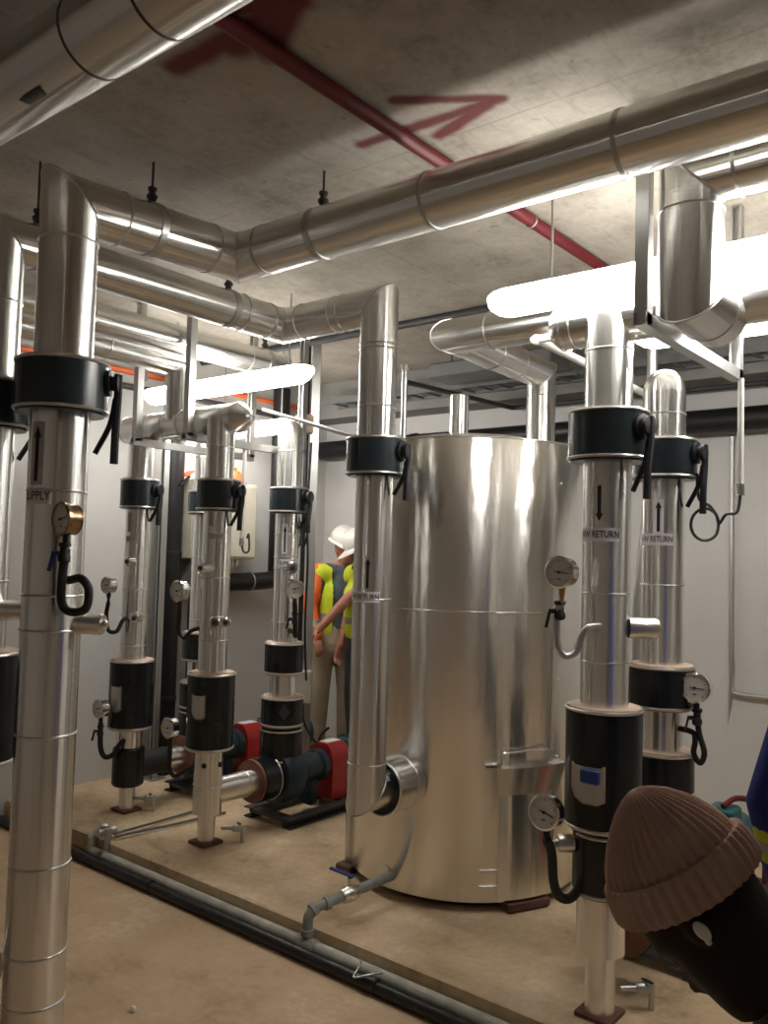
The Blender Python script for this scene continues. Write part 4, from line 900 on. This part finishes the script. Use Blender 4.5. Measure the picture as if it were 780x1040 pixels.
def head(mb, c, f, u_, s=1.0, ears=True):
    """head about the middle of the skull: f face direction, u_ crown direction; height about 0.23 * s"""
    f = V(f).normalized(); u_ = V(u_); u_ = (u_-f*u_.dot(f)).normalized(); l = u_.cross(f); c = V(c)
    prof = [(-.118, .040, .012, .030), (-.112, .070, -.002, .044), (-.100, .084, -.012, .054), (-.085, .088, -.030, .060), (-.066, .087, -.052, .065), (-.045, .088, -.072, .068),
            (-.022, .088, -.085, .071), (0, .087, -.093, .074), (.025, .092, -.098, .076), (.05, .090, -.098, .077), (.075, .080, -.090, .073), (.097, .060, -.070, .060), (.112, .034, -.04, .038), (.118, .010, -.012, .012)]
    N = 40; rings = []
    def g(x, w): return math.exp(-(x/w)**2)
    for z, xf, xb, wd in prof:
        P = []
        for k in range(N):
            a = 2*PI*k/N; ca, sa = math.cos(a), math.sin(a)
            cx = (xf+xb)/2; ax = (xf-xb)/2
            x = cx+ax*math.copysign(abs(ca)**.85, ca); y = wd*math.copysign(abs(sa)**.9, sa)
            if ca > 0:
                x += .026*g(z+.030, .016)*g(y, .013) + .014*g(z+.005, .020)*g(y, .010)      # nose
                x += .010*g(z+.064, .007)*g(y, .024) + .010*g(z+.079, .007)*g(y, .020)      # lips
                x -= .006*g(z+.071, .004)*g(y, .022)
                x -= .013*g(z-.006, .013)*(g(y-.032, .016)+g(y+.032, .016))                  # sockets
                x += .006*g(z-.026, .010)*g(abs(y)-.028, .024)                               # brow
                x += .007*g(z+.105, .014)*g(y, .022)                                        # chin
            P.append(c+s*(x*f+y*l+z*u_))
        rings.append(mb.ring(P))
    for a, b in zip(rings, rings[1:]): mb.bridge(a, b)
    mb.face(*reversed(rings[0])); mb.face(*rings[-1])
    for sg in (-1, 1):
        mb.ball(c+s*(.070*f+sg*.032*l+.004*u_), .0125*s, seg=12, rings=8)
        if ears:
            mb.ball(c+s*(-.012*f+sg*.078*l-.012*u_), .032*s, .75, .30, 1.0, 14, 10, (f, l, u_))
    return f, l, u_
def hand(mb, p, d, palm, curl=.5, thumb=1, s=1.0):
    """p wrist, d pointing along the hand, palm normal; five separate fingers"""
    p = V(p); d = V(d).normalized(); n = V(palm); n = (n-d*n.dot(d)).normalized(); w_ = d.cross(n)
    mb.box(p+d*.048*s, (.078*s, .026*s, .09*s), (w_, n, d), bev=.010)
    for k, (off, L) in enumerate(((-.029, .070), (-.010, .082), (.010, .078), (.029, .062))):
        q = p+d*.088*s+w_*off*s*thumb; e = d.copy(); ch = [(q-d*.012, .0095*s)]
        for j, fr in enumerate((.42, .33, .25)):
            e = (e*math.cos(curl)+n*math.sin(curl)).normalized() if j else (e*math.cos(curl*.6)+n*math.sin(curl*.6)).normalized()
            q = q+e*L*fr*s; ch.append((q, (.0088-.001*j)*s))
            ee = e
        mb.capsule(ch, 8)
    b = p+d*.025*s-w_*.034*s*thumb
    t1 = (d*.6-w_*.7*thumb+n*.35).normalized(); t2 = (d*.85-w_*.25*thumb+n*.45).normalized()
    mb.capsule([(b, .013*s), (b+t1*.036*s, .011*s), (b+t1*.036*s+t2*.030*s, .009*s)], 8)
FW = V((-math.sin(yaw), math.cos(yaw), 0)); RG = r0
def L2W(o): 
    o = V(o); return lambda a, b, c: o+RG*a+FW*b+Z_*c
def hardhat(t, c, f, u_, s=1.0):
    f = V(f).normalized(); u_ = V(u_); u_ = (u_-f*u_.dot(f)).normalized(); l = u_.cross(f); c = V(c); mb = MB(); N = 32; rr = []
    for rad, h in ((.122, 0), (.124, .012), (.122, .04), (.112, .075), (.088, .106), (.05, .124), (.012, .13)):
        rr.append(mb.ring([c+s*(f*(rad*1.12*math.cos(2*PI*k/N)-.004)+l*rad*.95*math.sin(2*PI*k/N)+u_*(h+(.006 if k % 16 == 0 and h > .05 else 0))) for k in range(N)]))
    for a, b in zip(rr, rr[1:]): mb.bridge(a, b)
    mb.face(*rr[-1]); mb.face(*reversed(rr[0]))
    sh = mb.build('hard_hat', 'hat', t, smooth=60)
    mb = MB(); o, i = [], []
    for k in range(N):
        a = 2*PI*k/N; ca = math.cos(a); ext = .012+.055*max(0, ca)**1.5
        o.append(c+s*(f*((.122+ext)*1.12*ca-.004)+l*(.122+.012)*.95*math.sin(a)+u_*(-.010-.02*max(0, ca)))); i.append(c+s*(f*(.120*1.12*ca-.004)+l*.120*.95*math.sin(a)+u_*.004))
    O = mb.ring(o); I = mb.ring(i); O2 = mb.ring([p-u_*.005 for p in o]); I2 = mb.ring([p-u_*.006 for p in i])
    mb.bridge(O, I); mb.bridge(I2, O2); mb.bridge(O2, O); mb.bridge(I, I2); mb.build('brim', 'hat', sh, smooth=60)

def worker(base, f, label, skin='skin', head_c=(.06, 0, 1.60), lean=.03, armL=None, armR=None, shirt='shirt', trousers='khaki', headf=None, headu=None, vest=None, sleeves=None):
    """standing figure; local axes: image right, away from the viewer, up"""
    P = L2W(base); f = V((RG*f[0]+FW*f[1])).normalized(); sd = V((f.y, -f.x, 0))  # sd: the figure's right-hand side
    t = thing('person', label, 'person', base)
    hip = P(0, 0, .90); ch = P(lean*.7, 0, 1.22); nb = P(lean, 0, 1.42); hc = P(*head_c)
    hf = (RG*headf[0]+FW*headf[1]+Z_*headf[2]) if headf else f; hu = (RG*headu[0]+FW*headu[1]+Z_*headu[2]) if headu else Z_
    b = MB()
    b.capsule([(hip, .125), (hip*.5+ch*.5, .115), (ch, .135), (nb, .060), (hc-Z_*.06, .052)])
    head(b, hc, hf, hu)
    legs = []
    for s in (-1, 1):
        h = hip+sd*.095*s; k = P(0, 0, .50)+sd*.11*s+f*.02; an = P(0, 0, .09)+sd*.115*s-f*.01
        b.capsule([(h, .085), (k, .055), (an, .042), (an-Z_*.045+f*.04, .036), (an-Z_*.055+f*.15, .030)]); legs.append((h, k, an))
    arms = []
    for s, arm in ((-1, armL), (1, armR)):
        sh = nb+sd*.185*s-Z_*.03; el, wr = (P(*arm[0]), P(*arm[1])) if arm else (sh+sd*.05*s-Z_*.29, sh+sd*.05*s-Z_*.53+f*.06)
        b.capsule([(nb+sd*.07*s, .06), (sh, .058), (el, .042), (wr, .030)]); hd = (wr-el).normalized()
        hand(b, wr, hd, -sd*s if not arm else V((0, 0, -1)), .45, s); arms.append((sh, el, wr))
    body = fuse(b, 'body', [skin], t, .010, 3)
    c = MB()      # shirt with short sleeves
    c.capsule([(hip+Z_*.02, .145), (hip*.5+ch*.5, .140), (ch, .155), (nb-Z_*.04, .095), (nb+Z_*.012, .068)])
    for (sh, el, wr), s in zip(arms, (-1, 1)): c.capsule([(nb+sd*.07*s-Z_*.02, .075), (sh, .075), (el, .060), (wr, .047)] if sleeves else [(nb+sd*.07*s-Z_*.02, .075), (sh, .075), (sh*.45+el*.55, .062)])
    fuse(c, 'shirt', [shirt, sleeves or shirt, 'reflect'], t, .012, 4, lambda p: 0 if abs((p-ch).dot(sd)) < .165 else (2 if .10 < p.z-hip.z < .145 else 1))
    c = MB(); c.capsule([(hip+Z_*.06, .148), (hip-Z_*.04, .152)])
    for (h, k, an) in legs: c.capsule([(h, .108), (k, .082), (an+Z_*.03, .068)])
    fuse(c, 'trousers', [trousers], t, .012, 4)
    for (h, k, an), s in zip(legs, (-1, 1)):
        c = MB(); c.capsule([(an+Z_*.04, .055), (an-Z_*.03, .052), (an-Z_*.042+f*.07, .05), (an-Z_*.045+f*.165, .044)])
        fuse(c, 'boot', ['leather'], t, .008, 4)
    if vest:
        c = MB(); c.capsule([(hip+Z_*.10, .162), (hip*.5+ch*.5, .158), (ch, .172), (nb-Z_*.06, .12)])
        for s in (-1, 1): c.capsule([(nb+sd*.09*s-Z_*.04, .085), (nb+sd*.17*s-Z_*.035, .086)])
        vc = fuse(c, 'hi_vis_vest', vest[0], t, .012, 4, lambda p: vest[1](p, hip, f, sd, P))
        if vest[2]:   # open at the front: remove a strip of faces
            import bmesh
            bm = bmesh.new(); bm.from_mesh(vc.data); loc = t.location
            kill = [fc for fc in bm.faces if (lambda q: (q-ch).dot(f) > .01 and -.13 < (q-ch).dot(sd) < .085)(fc.calc_center_median()+loc)]
            bmesh.ops.delete(bm, geom=kill, context='FACES'); bm.to_mesh(vc.data); bm.free()
    hardhat(t, hc+hu.normalized()*.040-hf.normalized()*.012, hf, hu)
    return t
def vest1(p, hip, f, sd, P):
    s = (p-hip).dot(sd); fr = (p-hip).dot(f); z = p.z-hip.z
    if abs(z-.16) < .03: return 2
    return 1 if fr < .05 else 0
worker((-4.42, 4.88, PZ), (.28, -.96), 'worker in white hard hat, open orange and yellow vest, slate shirt and khaki trousers', head_c=(.07, -.03, 1.585), lean=.05,
       headf=(.75, -.55, -.35), headu=(.3, -.2, .93), vest=(['hivisyellow', 'hivisorange', 'reflect'], vest1, True), sleeves='hivisorange', armR=((-.19, -.12, 1.14), (-.12, -.24, .93)))
def vest2(p, hip, f, sd, P):
    z = p.z-hip.z
    return 1 if abs(z-.16) < .026 or abs(z-.33) < .026 else 0
worker((-4.0, 4.765, PZ), (-.85, -.50), 'worker in white hard hat and yellow vest reaching left, half hidden behind a pipe', head_c=(-.05, -.03, 1.575), lean=-.02,
       headf=(-.85, -.35, -.40), headu=(-.38, -.1, .92), armL=((-.14, -.14, 1.22), (-.34, -.18, 1.0)), trousers='darktrousers',
       vest=(['hivisyellow', 'reflect'], vest2, False))

# the man in the knitted hat, bent over in the foreground, seen from his left
t = thing('person', 'man in a ribbed dusty pink knitted hat bending forward, head down, white earbud', 'person', (.12, 1.62, 0))
hf = (-.353*RG+.2355*FW-.9055*Z_).normalized(); hu = (-.606*RG+.680*FW+.413*Z_).normalized(); hl = hu.cross(hf)
hc = V((-.411, 1.299, 1.131)); ear = V((-.404, 1.218, 1.144))
O = hc
def Q(a, b, c): return hc+RG*a+FW*b+Z_*c
b = MB(); head(b, hc, hf, hu, 1.0)
nb = Q(.20, .02, -.10); ch = Q(.43, .03, -.10); hp = Q(.75, .04, -.24)
b.capsule([(Q(.045, 0, -.035), .066), (Q(.11, .01, -.08), .075), (nb, .078), (ch, .15), (Q(.6, .03, -.12), .135), (hp, .14)])
legs = []
for s in (-1, 1):
    h = hp+FW*.10*s; k = V((h.x, h.y, .50))-RG*.05+FW*.02*s; an = V((h.x, h.y, .09))+FW*.03*s
    b.capsule([(h, .09), (k, .058), (an, .044), (an-Z_*.045-RG*.05, .036), (an-Z_*.055-RG*.16, .03)]); legs.append((h, k, an))
arms = []
for s in (-1, 1):
    sh = Q(.24, .02+.18*s, -.07); el = sh+V((0, 0, -.28))+RG*.06; wr = el+Z_*-.14-RG*.19
    b.capsule([(nb+FW*.07*s, .06), (sh, .058), (el, .042), (wr, .031)]); hand(b, wr, (wr-el), V((0, 0, -1)), .5, -s); arms.append((sh, el, wr))
fuse(b, 'body', ['darkskin'], t, .005, 2)
c = MB(); c.capsule([(Q(.165, .02, -.20), .095), (Q(.30, .03, -.16), .13)]); c.capsule([(Q(.135, .01, -.085), .086), (nb+RG*.03, .105), (ch, .17), (Q(.6, .03, -.12), .16), (hp, .165)])
for (sh, el, wr), s in zip(arms, (-1, 1)): c.capsule([(nb+RG*.04+FW*.08*s, .085), (sh+RG*.02, .082), (el, .062), (wr*.85+el*.15, .048)])
fuse(c, 'jacket', ['navyjacket'], t, .010, 4)
c = MB(); c.capsule([(hp, .168), (hp-Z_*.06, .165)])
for (h, k, an) in legs: c.capsule([(h, .112), (k, .085), (an+Z_*.03, .07)])
fuse(c, 'trousers', ['darktrousers'], t, .012, 4)
for h, k, an in legs:
    c = MB(); c.capsule([(an+Z_*.04, .056), (an-Z_*.03, .053), (an-Z_*.042-RG*.07, .05), (an-Z_*.045-RG*.17, .045)]); fuse(c, 'boot', ['leather'], t, .008, 4)
# knitted hat: ribbed dome plus turned-up band
ha = (-.49*RG+.20*FW+.85*Z_).normalized(); hx = (-.86*RG-.50*Z_); hx = (hx-ha*hx.dot(ha)).normalized(); hy = ha.cross(hx)
bc = V((-.437, 1.285, 1.166)); mb = MB(); N = 264; RB = 40; rr = []
prof = [(.100, .030), (.101, .050), (.096, .068), (.088, .085), (.075, .105), (.059, .124), (.041, .142), (.024, .154), (.009, .161), (.002, .162)]
for rad, h in prof:
    P = []
    for k in range(N):
        a = 2*PI*k/N; rib = .0036*math.cos(RB*a)*min(1, rad/.05); wob = .003*math.sin(3*a+h*30)
        P.append(bc+ha*h+(rad+rib+wob*rad*8)*(hx*math.cos(a)*1.03+hy*math.sin(a)*.84))
    rr.append(mb.ring(P))
for p, q_ in zip(rr, rr[1:]): mb.bridge(p, q_)
mb.face(*rr[-1]); kn = mb.build('knitted_hat', 'knit', t, smooth=180)
mb = MB(); rr = []
for rad, h in [(.098, .004), (.109, -.001), (.114, .006), (.1145, .022), (.112, .040), (.109, .052), (.105, .056), (.100, .052)]:
    P = []
    for k in range(N):
        a = 2*PI*k/N; rib = .0026*math.cos(RB*a); sag = .006*math.cos(2*a+.6)
        P.append(bc+ha*(h+sag*.6)+(rad+rib)*(hx*math.cos(a)*1.03+hy*math.sin(a)*.84))
    rr.append(mb.ring(P))
for p, q_ in zip(rr, rr[1:]): mb.bridge(p, q_)
mb.bridge(rr[-1], rr[0]); mb.build('hat_band', 'knit', kn, smooth=180)
mb = MB(); ec = ear-FW*.006; mb.ball(ec-FW*.004, .0125, .8, .55, 1.15, 16, 10, (hf, FW, hu)); mb.capsule([(ec, .006), (ec-hu*.016+hf*.006, .0045)], 8); mb.build('earbud', 'white', t)

# person in blue overalls, elbow just inside the frame
el = V((-.43, 1.743, 1.196)); t = thing('person', 'person in royal blue overalls with lime reflective bands, only a bent elbow in view', 'person', (-.295, 2.078, 0))
P = L2W((-.295, 2.078, 0)); b = MB()
nb = P(.0, 0, 1.45); f = -FW*.3-RG*.95; f.normalize(); sd = FW.copy()
b.capsule([(P(.02, 0, .95), .125), (P(.01, 0, 1.2), .125), (P(0, 0, 1.28), .135), (nb, .06), (P(-.02, 0, 1.58), .052)]); head(b, P(-.03, 0, 1.65), -RG, Z_)
sh = V((-.349, 1.791, 1.47)); wr = V((-.395, 1.785, .965))
b.capsule([(nb, .06), (sh, .058), (el+RG*.02, .042), (wr, .032)]); hand(b, wr, (wr-el), -FW, .5, 1)
sh2 = P(.12, .18, 1.42); el2 = sh2+V((0, 0, -.29)); wr2 = el2+V((0, 0, -.24)); b.capsule([(nb, .06), (sh2, .058), (el2, .042), (wr2, .032)]); hand(b, wr2, V((0, 0, -1)), -RG, .4, -1)
lg = []
for s in (-1, 1):
    h = P(.02, .09*s, .92); k = P(0, .10*s, .5); an = P(0, .11*s, .09); b.capsule([(h, .085), (k, .055), (an, .042), (an-Z_*.05-RG*.12, .032)]); lg.append((h, k, an))
fuse(b, 'body', ['darkskin'], t, .009, 3)
hb = MB(); hb.ball(P(-.015, 0, 1.675), .104, 1.0, .84, .98, 24, 14, (RG, FW, Z_)); hb.build('hair', 'hair', t)
c = MB(); c.capsule([(P(.02, 0, .90), .15), (P(.01, 0, 1.2), .15), (P(0, 0, 1.28), .155), (nb-Z_*.03, .09)])
c.capsule([(nb-Z_*.05, .085), (sh, .078), (el, .060), (el*.4+wr*.6, .052)]); c.capsule([(nb-Z_*.05, .085), (sh2, .078), (el2, .062), (wr2, .05)])
for h, k, an in lg: c.capsule([(h, .105), (k, .085), (an+Z_*.03, .07)])
ad = (wr-el).normalized()
def ovc(p):
    d = (p-el).dot(ad); off = ((p-el)-ad*d).length
    if off < .11 and p.z < 1.24:
        if .030 < d < .052 or .078 < d < .098: return 1
        if .052 <= d <= .078: return 2
    return 0
fuse(c, 'overalls', ['blue', 'hivisyellow', 'reflect'], t, .008, 4, ovc)
for h, k, an in lg:
    c = MB(); c.capsule([(an+Z_*.04, .056), (an-Z_*.03, .053), (an-Z_*.042-RG*.07, .05), (an-Z_*.045-RG*.17, .045)]); fuse(c, 'boot', ['leather'], t, .008, 4)
